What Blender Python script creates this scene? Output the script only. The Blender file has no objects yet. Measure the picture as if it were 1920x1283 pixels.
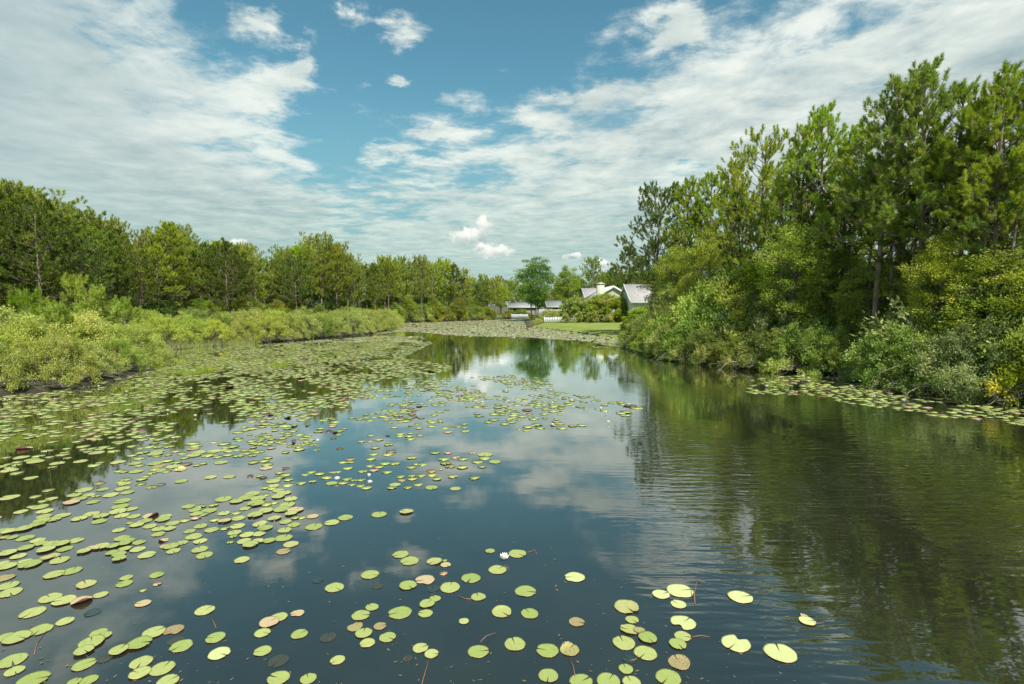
import bpy, math, random
import numpy as np
from mathutils import Vector, Matrix
R = math.radians
rng = np.random.default_rng(7)
random.seed(7)
col = bpy.context.scene.collection
# ------------------------------------------------------------------ camera
F = 1000.0; PW, PH = 1920, 1283; HOR = 572.0; CH = 3.2
PITCH = math.atan((PH/2-HOR)/F)
cd = bpy.data.cameras.new('camera'); cam = bpy.data.objects.new('camera', cd); col.objects.link(cam)
cam.location = (0, 0, CH); cam.rotation_euler = (math.pi/2-PITCH, 0, 0)
cd.sensor_width = 36; cd.lens = 36*F/PW; cd.clip_end = 6000; cd.clip_start = .05
bpy.context.scene.camera = cam
CP, SP = math.cos(PITCH), math.sin(PITCH)
def ray(px, py):
    x = (px-PW/2)/F; y = -(py-PH/2)/F
    return (x, CP+SP*y, -SP+CP*y)
def at(px, py, z=0.0):
    d = ray(px, py); t = (z-CH)/d[2]
    return (d[0]*t, d[1]*t)
def atD(px, py, D):
    d = ray(px, py); t = D/d[1]
    return (d[0]*t, D, CH+d[2]*t)
def proj(x, y, z=0.0):
    z = z-CH
    yc = y*SP+z*CP; zc = y*CP-z*SP
    return (PW/2+F*x/zc, PH/2-F*yc/zc)
# ------------------------------------------------------------------ sky and sun
SUN_EL, SUN_AZ = R(52), R(158)        # azimuth from +Y towards +X
sun_dir = Vector((math.sin(SUN_AZ)*math.cos(SUN_EL), math.cos(SUN_AZ)*math.cos(SUN_EL), math.sin(SUN_EL)))
sd = bpy.data.lights.new('sun', 'SUN'); sun = bpy.data.objects.new('sun', sd); col.objects.link(sun)
sd.energy = 5.0; sd.angle = R(.6); sd.color = (1, .95, .86)
sun.rotation_euler = sun_dir.to_track_quat('Z', 'Y').to_euler()
sc = bpy.context.scene
sc.view_settings.view_transform = 'Standard'; sc.view_settings.look = 'None'
sc.view_settings.exposure = 0.5; sc.view_settings.gamma = 1
sc.cycles.max_bounces = 6; sc.cycles.diffuse_bounces = 3; sc.cycles.glossy_bounces = 3
sc.cycles.transmission_bounces = 4; sc.cycles.transparent_max_bounces = 4

class NT:
    """small helper for node trees"""
    def __init__(s, t): s.t = t; s.n = t.nodes; s.l = t.links
    def new(s, typ, **kw):
        n = s.n.new(typ)
        for k, v in kw.items(): setattr(n, k, v)
        return n
    def set(s, sock, v):
        if isinstance(v, bpy.types.NodeSocket): s.l.new(v, sock)
        else: sock.default_value = v
    def math(s, op, a, b=None, c=None, clamp=False):
        n = s.new('ShaderNodeMath', operation=op); n.use_clamp = clamp
        s.set(n.inputs[0], a)
        if b is not None: s.set(n.inputs[1], b)
        if c is not None: s.set(n.inputs[2], c)
        return n.outputs[0]
    def comb(s, x, y, z):
        n = s.new('ShaderNodeCombineXYZ')
        for i, v in enumerate((x, y, z)): s.set(n.inputs[i], v)
        return n.outputs[0]
    def noise(s, vec, scale, detail=2, rough=.5, dist=0.0, out=0):
        n = s.new('ShaderNodeTexNoise'); s.l.new(vec, n.inputs['Vector'])
        n.inputs['Scale'].default_value = scale; n.inputs['Detail'].default_value = detail
        n.inputs['Roughness'].default_value = rough; n.inputs['Distortion'].default_value = dist
        return n.outputs[out]
    def sstep(s, v, a, b, lo=0.0, hi=1.0):
        n = s.new('ShaderNodeMapRange', interpolation_type='SMOOTHSTEP')
        s.set(n.inputs[0], v); n.inputs[1].default_value = a; n.inputs[2].default_value = b
        n.inputs[3].default_value = lo; n.inputs[4].default_value = hi
        return n.outputs[0]
    def mix(s, f, a, b, blend='MIX'):
        n = s.new('ShaderNodeMix', data_type='RGBA', blend_type=blend)
        s.set(n.inputs[0], f); s.set(n.inputs[6], a if isinstance(a, bpy.types.NodeSocket) else (*a, 1)[:4])
        s.set(n.inputs[7], b if isinstance(b, bpy.types.NodeSocket) else (*b, 1)[:4])
        return n.outputs[2]
    def map(s, vec, scale=(1, 1, 1), rot=(0, 0, 0), loc=(0, 0, 0)):
        n = s.new('ShaderNodeMapping'); s.l.new(vec, n.inputs[0])
        n.inputs['Scale'].default_value = scale; n.inputs['Rotation'].default_value = rot; n.inputs['Location'].default_value = loc
        return n.outputs[0]

def build_world():
    w = bpy.data.worlds.new('World'); sc.world = w; w.use_nodes = True
    T = NT(w.node_tree); T.n.clear()
    out = T.new('ShaderNodeOutputWorld')
    sky = T.new('ShaderNodeTexSky', sky_type='NISHITA', sun_disc=False, sun_elevation=SUN_EL, sun_rotation=SUN_AZ)
    sky.air_density = 1.2; sky.dust_density = .6; sky.ozone_density = 1.6
    tint = T.mix(1.0, sky.outputs[0], (.82, 1.38, 1.22), 'MULTIPLY')
    b1 = T.new('ShaderNodeBackground'); T.l.new(tint, b1.inputs[0]); b1.inputs[1].default_value = .066
    tc = T.new('ShaderNodeTexCoord'); sep = T.new('ShaderNodeSeparateXYZ'); T.l.new(tc.outputs['Generated'], sep.inputs[0])
    x, y, z = sep.outputs
    zz = T.math('ADD', T.math('MAXIMUM', z, 0.0), .045)
    u = T.math('DIVIDE', x, zz); v = T.math('DIVIDE', y, zz)
    ya = T.math('MAXIMUM', T.math('ABSOLUTE', y), .12)
    a = T.math('DIVIDE', x, ya); b = T.math('DIVIDE', z, ya)
    pl = T.comb(u, v, 0.0)
    wn = T.new('ShaderNodeTexNoise'); T.l.new(T.comb(a, b, 0.0), wn.inputs['Vector']); wn.inputs['Scale'].default_value = 9; wn.inputs['Detail'].default_value = 7; wn.inputs['Roughness'].default_value = .62
    ws = T.new('ShaderNodeSeparateColor'); T.l.new(wn.outputs['Color'], ws.inputs[0])
    aw = T.math('MULTIPLY_ADD', T.math('SUBTRACT', ws.outputs[0], .5), .16, a); bw = T.math('MULTIPLY_ADD', T.math('SUBTRACT', ws.outputs[1], .5), .11, b)
    n1 = T.noise(pl, 1.5, 10, .64, .15)
    n2 = T.noise(T.map(pl, (.9, .9, 1), (0, 0, R(12)), (5.2, 3.1, 0)), 4.4, 9, .62, .2)
    n3 = T.noise(T.map(pl, (1, 1, 1), (0, 0, R(-35)), (1.2, 7.1, 0)), .55, 4, .5)
    left = T.math('SUBTRACT', -.03, T.math('MULTIPLY_ADD', a, .94, b))
    right = T.math('SUBTRACT', T.math('MULTIPLY_ADD', a, .40, .385), b)
    d = T.math('MAXIMUM', left, right)
    d = T.math('MAXIMUM', T.math('MINIMUM', T.math('MULTIPLY', d, 1.25), .42), -.2)
    # broad breaks (-) and extra wisps (+) in the cloud sheet: direction (a, b), spread, turn, amount
    blobs = [(1290,335,.11,.02,.1,-.17), (1560,70,.09,.02,.45,-.10), (850,335,.08,.014,0,-.08), (640,300,.06,.02,-.4,-.05),
             (600,250,.05,.014,-.3,-.13), (1460,245,.10,.016,.4,-.13), (1050,200,.10,.02,.25,.06), (755,45,.05,.055,-.35,.26),
             (578,80,.035,.045,-.7,.19), (468,40,.05,.022,0,.22), (545,150,.06,.04,-.1,.17), (1275,50,.06,.04,.3,.26),
             (650,38,.03,.025,-.3,.22), (768,143,.035,.014,0,.22), (240,110,.10,.02,-.6,-.06), (730,275,.06,.022,0,.16),
             (815,243,.045,.014,0,.16), (330,250,.12,.016,-.4,-.07), (960,395,.22,.02,.05,-.07), (1180,400,.10,.02,.2,-.05),
             (120,330,.2,.02,-.1,-.06), (1150,170,.07,.02,.4,.10), (560,130,.02,.02,0,.14), (1050,110,.12,.05,0,-.08)]
    acc = d
    for px, py, sx, sy, rot, amp in blobs:
        r = ray(px, py); a0, b0 = r[0]/r[1], r[2]/r[1]
        da = T.math('SUBTRACT', aw, a0); db = T.math('SUBTRACT', bw, b0)
        c, s = math.cos(rot), math.sin(rot)
        e1 = T.math('MULTIPLY_ADD', da, c/sx, T.math('MULTIPLY', db, s/sx))
        e2 = T.math('MULTIPLY_ADD', db, c/sy, T.math('MULTIPLY', da, -s/sy))
        q = T.math('ADD', T.math('MULTIPLY', e1, e1), T.math('MULTIPLY', e2, e2))
        g = T.math('DIVIDE', amp, T.math('ADD', 1.0, T.math('MULTIPLY', q, q)))
        acc = T.math('ADD', acc, T.math('MULTIPLY', g, T.math('MULTIPLY_ADD', n2, 2.2, -.1)) if amp > 0 else g)
    f = T.math('MULTIPLY_ADD', T.math('SUBTRACT', n1, .5), .60, acc)
    f = T.math('MULTIPLY_ADD', T.math('SUBTRACT', n2, .5), .62, f)
    dens = T.sstep(f, -.03, .19)
    dens = T.math('MULTIPLY', dens, T.sstep(f, -.02, .34, .72, 1.0))
    # cloud brightness: sunlit broken rims, flatter inside the sheet
    rim = T.sstep(acc, -.05, .40, .42, -.12)
    shade = T.math('ADD', T.math('MULTIPLY_ADD', T.math('SUBTRACT', n2, .5), 1.5, .55), T.math('MULTIPLY_ADD', T.math('SUBTRACT', n3, .5), 1.3, rim), clamp=True)
    cc = T.mix(shade, (.20, .29, .315), (.64, .68, .63))
    cc = T.mix(T.sstep(a, -.3, -1.0, 0, .6), cc, (.30, .40, .42))
    low = T.sstep(b, .04, .34, 1.0, 0.0)
    cc = T.mix(T.math('MULTIPLY', low, .75), cc, T.mix(shade, (.25, .385, .365), (.405, .525, .475)))
    b2 = T.new('ShaderNodeBackground'); T.l.new(cc, b2.inputs[0]); b2.inputs[1].default_value = 1.0
    b1h = T.new('ShaderNodeBackground'); b1h.inputs[0].default_value = (.17, .315, .36, 1)
    m0 = T.new('ShaderNodeMixShader'); T.l.new(T.sstep(b, .08, .42, .85, 0.0), m0.inputs[0]); T.l.new(b1.outputs[0], m0.inputs[1]); T.l.new(b1h.outputs[0], m0.inputs[2])
    m1 = T.new('ShaderNodeMixShader'); T.l.new(dens, m1.inputs[0]); T.l.new(m0.outputs[0], m1.inputs[1]); T.l.new(b2.outputs[0], m1.inputs[2])
    # haze at the horizon, and small low cumulus
    hz = T.new('ShaderNodeBackground'); hz.inputs[0].default_value = (.33, .45, .42, 1)
    m2 = T.new('ShaderNodeMixShader'); T.l.new(T.sstep(b, -.01, .14, .6, 0.0), m2.inputs[0]); T.l.new(m1.outputs[0], m2.inputs[1]); T.l.new(hz.outputs[0], m2.inputs[2])
    cum = None; shd = None
    ab = T.comb(a, b, 0.0)
    cn = T.noise(ab, 38, 6, .62, .2)
    for px, py, sx, sy, flat in [(882,447,.046,.025,1), (907,430,.017,.030,0), (924,473,.044,.020,1), (900,462,.012,.01,0), (1074,480,.018,.008,0), (448,456,.018,.009,0), (1128,495,.016,.012,0)]:
        r = ray(px, py); a0, b0 = r[0]/r[1], r[2]/r[1]
        da = T.math('DIVIDE', T.math('SUBTRACT', a, a0), sx); db = T.math('DIVIDE', T.math('SUBTRACT', b, b0), sy)
        dbb = T.math('MULTIPLY', db, T.math('ADD', 1.0, T.math('MULTIPLY', T.math('LESS_THAN', db, 0.0), .7*flat)))
        q = T.math('SQRT', T.math('ADD', T.math('MULTIPLY', da, da), T.math('MULTIPLY', dbb, dbb)))
        g = T.math('SUBTRACT', 1.0, q)
        cum = g if cum is None else T.math('MAXIMUM', cum, g)
        sv = T.math('MULTIPLY_ADD', T.math('SUBTRACT', 1.0, q, clamp=True), db, 0.0)
        shd = sv if shd is None else T.math('ADD', shd, sv)
    cf = T.sstep(T.math('MULTIPLY_ADD', T.math('SUBTRACT', cn, .5), 2.4, cum), -.05, .5, 0.0, .97)
    cs = T.math('ADD', T.math('MULTIPLY_ADD', shd, 1.5, .62), T.math('MULTIPLY', T.math('SUBTRACT', cn, .5), 1.6), clamp=True)
    b3 = T.new('ShaderNodeBackground'); T.l.new(T.mix(cs, (.20, .29, .31), (.72, .74, .68)), b3.inputs[0])
    m3 = T.new('ShaderNodeMixShader'); T.l.new(cf, m3.inputs[0]); T.l.new(m2.outputs[0], m3.inputs[1]); T.l.new(b3.outputs[0], m3.inputs[2])
    T.l.new(m3.outputs[0], out.inputs[0])
build_world()

# ------------------------------------------------------------------ helpers
def tag(o, label=None, cat=None, group=None, kind=None):
    if label: o['label'] = label
    if cat: o['category'] = cat
    if group: o['group'] = group
    if kind: o['kind'] = kind
    return o
def mesh_np(name, V, Fs, mats, smooth=False, midx=None):
    """V (n,3); Fs list of face index arrays"""
    me = bpy.data.meshes.new(name)
    V = np.asarray(V, dtype=np.float32)
    me.vertices.add(len(V)); me.vertices.foreach_set('co', V.ravel())
    lens = []; idx = []
    for A in Fs:
        A = np.asarray(A, dtype=np.int32)
        if A.size == 0: continue
        lens.append(np.full(len(A), A.shape[1], dtype=np.int32)); idx.append(A.ravel())
    lens = np.concatenate(lens); idx = np.concatenate(idx)
    me.loops.add(len(idx)); me.loops.foreach_set('vertex_index', idx)
    me.polygons.add(len(lens))
    st = np.concatenate(([0], np.cumsum(lens)[:-1])).astype(np.int32)
    me.polygons.foreach_set('loop_start', st); me.polygons.foreach_set('loop_total', lens)
    if midx is not None: me.polygons.foreach_set('material_index', np.asarray(midx, dtype=np.int32))
    if smooth: me.polygons.foreach_set('use_smooth', np.ones(len(lens), dtype=bool))
    me.update(calc_edges=True); me.validate()
    for m in (mats if isinstance(mats, (list, tuple)) else [mats]): me.materials.append(m)
    return me
class MB:
    def __init__(s): s.v = []; s.q = []; s.t = []; s.n = 0; s.ng = []
    def add(s, V, quads=None, tris=None):
        V = np.asarray(V, dtype=float)
        if quads is not None and len(quads): s.q.append(np.asarray(quads)+s.n)
        if tris is not None and len(tris): s.t.append(np.asarray(tris)+s.n)
        s.v.append(V); s.n += len(V)
    def tube(s, P, rad, k=6, cap=True):
        P = np.asarray(P, float); n = len(P)
        T_ = np.gradient(P, axis=0); T_ /= np.linalg.norm(T_, axis=1)[:, None]+1e-9
        up = np.array([.31, .17, 1.0]) if abs(T_[0][2]) < .85 else np.array([1.0, .2, .1])
        A = np.cross(T_, up); A /= np.linalg.norm(A, axis=1)[:, None]+1e-9
        B = np.cross(T_, A)
        ang = np.linspace(0, 2*np.pi, k, endpoint=False)
        rad = np.broadcast_to(np.asarray(rad, float), (n,))
        V = (P[:, None, :]+rad[:, None, None]*(A[:, None, :]*np.cos(ang)[None, :, None]+B[:, None, :]*np.sin(ang)[None, :, None])).reshape(-1, 3)
        q = []
        for i in range(n-1):
            for j in range(k):
                q.append((i*k+j, i*k+(j+1) % k, (i+1)*k+(j+1) % k, (i+1)*k+j))
        t = []
        if cap:
            V = np.vstack([V, P[-1], P[0]])
            for j in range(k):
                t.append(((n-1)*k+j, (n-1)*k+(j+1) % k, n*k)); t.append(((j+1) % k, j, n*k+1))
        s.add(V, q, t)
    def box(s, x0, x1, y0, y1, z0, z1, M=None):
        V = np.array([(x, y, z) for z in (z0, z1) for x, y in ((x0, y0), (x1, y0), (x1, y1), (x0, y1))], float)
        if M is not None: V = V@np.array(M)[:3, :3].T+np.array(M)[:3, 3]
        s.add(V, [(0, 3, 2, 1), (4, 5, 6, 7), (0, 1, 5, 4), (1, 2, 6, 5), (2, 3, 7, 6), (3, 0, 4, 7)])
    def leaves(s, P, D, L, W, r=rng):
        """rhombic leaves at P growing along D"""
        n = len(P)
        D = D/(np.linalg.norm(D, axis=1)[:, None]+1e-9)
        S = np.cross(D, r.normal(size=(n, 3))); S /= np.linalg.norm(S, axis=1)[:, None]+1e-9
        L = np.broadcast_to(L, (n,))[:, None]; W = np.broadcast_to(W, (n,))[:, None]
        V = np.stack([P, P+D*L*.45+S*W*.5, P+D*L, P+D*L*.45-S*W*.5], 1).reshape(-1, 3)
        i = np.arange(n)[:, None]*4
        s.add(V, np.hstack([i, i+1, i+2, i+3]))
    def needles(s, P, D, L, W, r=rng):
        n = len(P)
        D = D/(np.linalg.norm(D, axis=1)[:, None]+1e-9)
        S = np.cross(D, r.normal(size=(n, 3))); S /= np.linalg.norm(S, axis=1)[:, None]+1e-9
        L = np.broadcast_to(L, (n,))[:, None]; W = np.broadcast_to(W, (n,))[:, None]
        V = np.stack([P+S*W*.5, P+D*L, P-S*W*.5], 1).reshape(-1, 3)
        i = np.arange(n)[:, None]*3
        s.add(V, None, np.hstack([i, i+1, i+2]))
    def mesh(s, name, mat, smooth=False):
        V = np.concatenate(s.v); Fs = []
        if s.q: Fs.append(np.concatenate(s.q))
        if s.t: Fs.append(np.concatenate(s.t))
        return mesh_np(name, V, Fs, mat, smooth)
    def obj(s, name, mat, parent=None, smooth=False):
        return link(name, s.mesh(name, mat, smooth), parent)
def link(name, me, parent=None):
    o = bpy.data.objects.new(name, me); col.objects.link(o)
    if parent: o.parent = parent
    return o
def empty(name, loc=(0, 0, 0), rz=0.0):
    o = bpy.data.objects.new(name, None); col.objects.link(o); o.location = loc; o.rotation_euler = (0, 0, rz)
    o.empty_display_size = .2
    return o
USED = {}
def spawn(proto, loc, rz, scale, label, group=None, cat=None):
    """first use moves the prototype itself, then copies of it and its parts"""
    if proto.name not in USED:
        USED[proto.name] = 1; o = proto
    else:
        o = proto.copy(); col.objects.link(o)
        for ch in proto.children:
            c = ch.copy(); col.objects.link(c); c.parent = o
            for g in ch.children:
                gg = g.copy(); col.objects.link(gg); gg.parent = c
    o.location = loc; o.rotation_euler = (0, 0, rz)
    o.scale = scale if hasattr(scale, '__len__') else (scale,)*3
    if label: o['label'] = label
    if group: o['group'] = group
    if cat: o['category'] = cat
    return o
def discard_unused(protos):
    for p in protos:
        if p.name not in USED:
            for ch in list(p.children): bpy.data.objects.remove(ch)
            bpy.data.objects.remove(p)
ORD = ['first','second','third','fourth','fifth','sixth','seventh','eighth','ninth','tenth','eleventh','twelfth','thirteenth','fourteenth',
       'fifteenth','sixteenth','seventeenth','eighteenth','nineteenth','twentieth','twenty-first','twenty-second','twenty-third','twenty-fourth',
       'twenty-fifth','twenty-sixth','twenty-seventh','twenty-eighth','twenty-ninth','thirtieth']
# ------------------------------------------------------------------ materials
def mat(name):
    m = bpy.data.materials.new(name); m.use_nodes = True; T = NT(m.node_tree)
    return m, T, T.n['Principled BSDF'], T.n['Material Output']
def leaf_mat(name, c1, c2, c3=None, trans=.38, gloss=.06, clump=.7, huevar=.25):
    """c1..c2 leaf colours, c3 colour of the fresh or old growth in patches"""
    m, T, p, out = mat(name); T.n.remove(p)
    geo = T.new('ShaderNodeNewGeometry'); oi = T.new('ShaderNodeObjectInfo'); tc = T.new('ShaderNodeTexCoord')
    base = T.mix(geo.outputs['Random Per Island'], c1, c2)
    nz = T.noise(tc.outputs['Object'], clump, 3, .6)
    if c3: base = T.mix(T.sstep(nz, .50, .68, 0.0, .85), base, c3)
    hsv = T.new('ShaderNodeHueSaturation'); T.l.new(base, hsv.inputs['Color'])
    T.set(hsv.inputs['Hue'], T.math('MULTIPLY_ADD', oi.outputs['Random'], .035, .483))
    T.set(hsv.inputs['Value'], T.math('MULTIPLY_ADD', T.math('FRACT', T.math('MULTIPLY', oi.outputs['Random'], 7.31)), 2*huevar, 1.36-huevar))
    T.set(hsv.inputs['Saturation'], T.math('MULTIPLY_ADD', T.math('FRACT', T.math('MULTIPLY', oi.outputs['Random'], 3.7)), .2, .88))
    c = hsv.outputs[0]
    df = T.new('ShaderNodeBsdfDiffuse'); T.l.new(c, df.inputs[0])
    tr = T.new('ShaderNodeBsdfTranslucent'); T.l.new(T.mix(1.0, c, (1.5, 1.5, .6), 'MULTIPLY'), tr.inputs[0])
    gl = T.new('ShaderNodeBsdfGlossy'); gl.inputs[0].default_value = (.8, .85, .5, 1); gl.inputs['Roughness'].default_value = .5
    a = T.new('ShaderNodeMixShader'); a.inputs[0].default_value = trans; T.l.new(df.outputs[0], a.inputs[1]); T.l.new(tr.outputs[0], a.inputs[2])
    b = T.new('ShaderNodeMixShader'); b.inputs[0].default_value = gloss*.5; T.l.new(a.outputs[0], b.inputs[1]); T.l.new(gl.outputs[0], b.inputs[2])
    T.l.new(b.outputs[0], out.inputs[0])
    return m
def bark_mat(name, c1, c2, sc_=6):
    m, T, p, out = mat(name)
    tc = T.new('ShaderNodeTexCoord')
    n = T.noise(T.map(tc.outputs['Object'], (1, 1, .25)), sc_, 5, .7)
    T.l.new(T.mix(T.sstep(n, .35, .68), c1, c2), p.inputs['Base Color']); p.inputs['Roughness'].default_value = .9
    bp = T.new('ShaderNodeBump'); bp.inputs['Strength'].default_value = .8; bp.inputs['Distance'].default_value = .03
    T.l.new(n, bp.inputs['Height']); T.l.new(bp.outputs[0], p.inputs['Normal'])
    return m
def plain(name, c1, c2=None, scale=3, rough=.7, stretch=(1, 1, 1)):
    m, T, p, out = mat(name); tc = T.new('ShaderNodeTexCoord')
    c2 = c2 or tuple(v*.8 for v in c1)
    n = T.noise(T.map(tc.outputs['Object'], stretch), scale, 5, .65)
    T.l.new(T.mix(T.sstep(n, .3, .7), c1, c2), p.inputs['Base Color']); p.inputs['Roughness'].default_value = rough
    return m
M_pine = leaf_mat('pine_needles', (.14, .20, .02), (.25, .31, .036), (.36, .38, .06), .36, .07, 1.3)
M_pine_warm = leaf_mat('pine_needles_warm', (.13, .17, .02), (.22, .25, .034), (.28, .27, .05), .30, .06, .4)
M_pine_dark = leaf_mat('pine_needles_dark', (.055, .095, .014), (.11, .155, .024), (.16, .20, .035), .26, .06, .4)
M_myrtle = leaf_mat('pale_shrub_leaves', (.20, .245, .045), (.32, .355, .085), (.42, .42, .14), .36, .07, 1.1)
M_green = leaf_mat('green_shrub_leaves', (.10, .16, .024), (.21, .27, .045), (.37, .40, .10), .38, .07, .8)
M_blue = leaf_mat('blue_green_leaves', (.085, .13, .04), (.165, .22, .07), (.30, .34, .13), .36, .08, .8)
M_oak = leaf_mat('broad_leaves', (.11, .165, .02), (.20, .255, .034), (.34, .36, .06), .42, .06, .6)
M_yellow = leaf_mat('yellow_green_leaves', (.16, .205, .03), (.265, .30, .05), (.40, .40, .10), .44, .06, .6)
M_olive = leaf_mat('olive_leaves', (.11, .15, .018), (.19, .22, .028), (.42, .38, .07), .34, .07, .75)
M_deep = leaf_mat('dark_broad_leaves', (.05, .10, .014), (.10, .17, .024), (.17, .24, .035), .32, .07, .5)
M_reed = leaf_mat('marsh_grass_blades', (.15, .20, .045), (.26, .29, .08), (.32, .27, .12), .35, .05, .5)
M_pink = leaf_mat('oleander_leaves', (.13, .20, .02), (.28, .33, .04), (.50, .36, .24), .36, .06, .9)
M_bark = bark_mat('pine_bark', (.12, .085, .06), (.26, .20, .155))
M_bark2 = bark_mat('grey_bark', (.09, .08, .065), (.24, .22, .18))
M_twig = bark_mat('dry_twigs', (.22, .19, .15), (.42, .38, .32), 14)

def ground_mat():
    m, T, p, out = mat('forest_floor'); tc = T.new('ShaderNodeTexCoord')
    n = T.noise(tc.outputs['Object'], .6, 8, .7); n2 = T.noise(tc.outputs['Object'], 9, 4, .7)
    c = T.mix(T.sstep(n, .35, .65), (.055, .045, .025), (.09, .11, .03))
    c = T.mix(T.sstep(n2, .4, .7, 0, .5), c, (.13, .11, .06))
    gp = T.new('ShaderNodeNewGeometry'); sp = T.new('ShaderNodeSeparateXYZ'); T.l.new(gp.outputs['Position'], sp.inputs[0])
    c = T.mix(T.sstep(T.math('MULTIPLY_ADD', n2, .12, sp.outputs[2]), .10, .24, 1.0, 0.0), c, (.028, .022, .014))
    T.l.new(c, p.inputs['Base Color']); p.inputs['Roughness'].default_value = .95
    return m
def lawn_mat():
    m, T, p, out = mat('mown_grass'); tc = T.new('ShaderNodeTexCoord')
    n = T.noise(tc.outputs['Object'], .35, 6, .65); n2 = T.noise(tc.outputs['Object'], 6, 4, .7)
    c = T.mix(T.sstep(n, .35, .65), (.16, .21, .025), (.22, .26, .04))
    c = T.mix(T.sstep(n2, .4, .75, 0, .5), c, (.14, .18, .02))
    T.l.new(c, p.inputs['Base Color']); p.inputs['Roughness'].default_value = .9
    return m
def water_nodes(name, body, uses_ripple=True):
    m, T, p, out = mat(name); T.n.remove(p)
    geo = T.new('ShaderNodeNewGeometry'); pos = geo.outputs['Position']
    sep = T.new('ShaderNodeSeparateXYZ'); T.l.new(pos, sep.inputs[0]); X, Y, _ = sep.outputs
    big = T.noise(pos, .10, 3, .5)
    # wind ripples on the right-hand half, nearly calm between the pads on the left
    windx = T.sstep(T.math('ADD', T.math('SUBTRACT', X, T.math('MULTIPLY', Y, .16)), T.math('MULTIPLY', T.math('SUBTRACT', big, .5), 3.0)), -.2, 3.0)
    far = T.sstep(Y, 15, 34)
    wind = T.math('MAXIMUM', windx, T.math('MULTIPLY', far, .22))
    patch = T.sstep(T.noise(T.map(pos, (1, .5, 1), loc=(3, 9, 0)), .33, 3, .55), .40, .60, .15, 1.0)
    r1 = T.noise(T.map(pos, (.16, 1, 1), (0, 0, R(14))), 7.5, 1, .35, .25)
    wv = T.new('ShaderNodeTexWave', wave_type='BANDS', bands_direction='Y'); T.l.new(T.map(pos, (.55, 1, 1), (0, 0, R(15))), wv.inputs['Vector'])
    wv.inputs['Scale'].default_value = 2.8; wv.inputs['Distortion'].default_value = 9.0; wv.inputs['Detail'].default_value = 2; wv.inputs['Detail Scale'].default_value = .9; wv.inputs['Detail Roughness'].default_value = .55
    r2 = T.noise(T.map(pos, (.35, 1, 1), (0, 0, R(22)), (4, 2, 0)), 17, 1, .5, .2)
    r3 = T.noise(T.map(pos, (.5, 1, 1), (0, 0, R(8)), (4, 2, 0)), 2.1, 2, .5)
    h = T.math('ADD', T.math('MULTIPLY_ADD', wv.outputs['Fac'], .0009, T.math('MULTIPLY', r1, .0145)), T.math('MULTIPLY', r2, .0026))
    h = T.math('MULTIPLY', h, T.math('MULTIPLY', T.math('MULTIPLY', wind, patch), T.sstep(Y, 8, 20, 1.15, .5)))
    calm = T.math('MULTIPLY', r3, .0012)
    fine = T.math('MULTIPLY', T.noise(T.map(pos, (.6, 1, 1)), 30, 2, .5), .00012)
    h = T.math('ADD', T.math('ADD', h, calm), fine)
    bp = T.new('ShaderNodeBump'); bp.inputs['Strength'].default_value = 1.0; bp.inputs['Distance'].default_value = 1.0
    T.l.new(h, bp.inputs['Height'])
    fr = T.new('ShaderNodeFresnel'); fr.inputs[0].default_value = 1.8; T.l.new(bp.outputs[0], fr.inputs['Normal'])
    gl = T.new('ShaderNodeBsdfGlossy'); gl.inputs['Roughness'].default_value = .02; T.l.new(bp.outputs[0], gl.inputs['Normal'])
    gl.inputs[0].default_value = (.98, 1, .97, 1)
    df = T.new('ShaderNodeBsdfDiffuse')
    murk = T.mix(T.sstep(T.noise(pos, .7, 4, .6), .35, .7), body, tuple(v*.72 for v in body))
    T.l.new(murk, df.inputs[0])
    mx = T.new('ShaderNodeMixShader'); T.l.new(T.math('MULTIPLY', fr.outputs[0], 1.7, clamp=True), mx.inputs[0]); T.l.new(df.outputs[0], mx.inputs[1]); T.l.new(gl.outputs[0], mx.inputs[2])
    T.l.new(mx.outputs[0], out.inputs[0])
    return m
M_water = water_nodes('pond_water', (.021, .023, .013))
M_sunk = plain('sunken_pad_under_water', (.030, .052, .040), (.022, .040, .036), 5, .22)
M_sunk_brown = plain('sunken_brown_pad_under_water', (.055, .055, .036), (.035, .042, .032), 5, .22)
# ------------------------------------------------------------------ pond, terrain
shore_px = [(-500,800),(-60,752),(0,742),(110,733),(200,716),(262,700),(285,684),(270,668),(310,658),(430,648),(560,638),(660,630),(722,622),(745,613),(742,606.5),
            (800,604),(860,602),(930,599.5),(940,597.5),(970,597),(982,600),(984,607),(988,613.5),(1060,621),(1110,628),(1160,637),(1205,650),(1240,666),(1300,680),(1400,690),(1480,696),
            (1600,705),(1690,728),(1800,747),(1920,760),(2150,790)]
POND = [at(*p) for p in shore_px]
POND = [(-14.5, -40), (-13, 4)]+POND+[(14.5, 6), (15, -40)]
PA = np.array(POND); PB = np.roll(PA, -1, axis=0)
def sdist(P):
    """signed distance to the shoreline, positive on land"""
    P = np.asarray(P, float).reshape(-1, 2)
    d = np.full(len(P), 1e9); ins = np.zeros(len(P), bool)
    for A, B in zip(PA, PB):
        e = B-A; w = P-A; t = np.clip((w@e)/(e@e), 0, 1)
        d = np.minimum(d, np.linalg.norm(w-t[:, None]*e, axis=1))
        c = ((A[1] <= P[:, 1]) & (B[1] > P[:, 1])) | ((B[1] <= P[:, 1]) & (A[1] > P[:, 1]))
        with np.errstate(divide='ignore', invalid='ignore'):
            xi = A[0]+(P[:, 1]-A[1])/(B[1]-A[1])*e[0]
        ins ^= c & (P[:, 0] < xi)
    return np.where(ins, -d, d)
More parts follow.
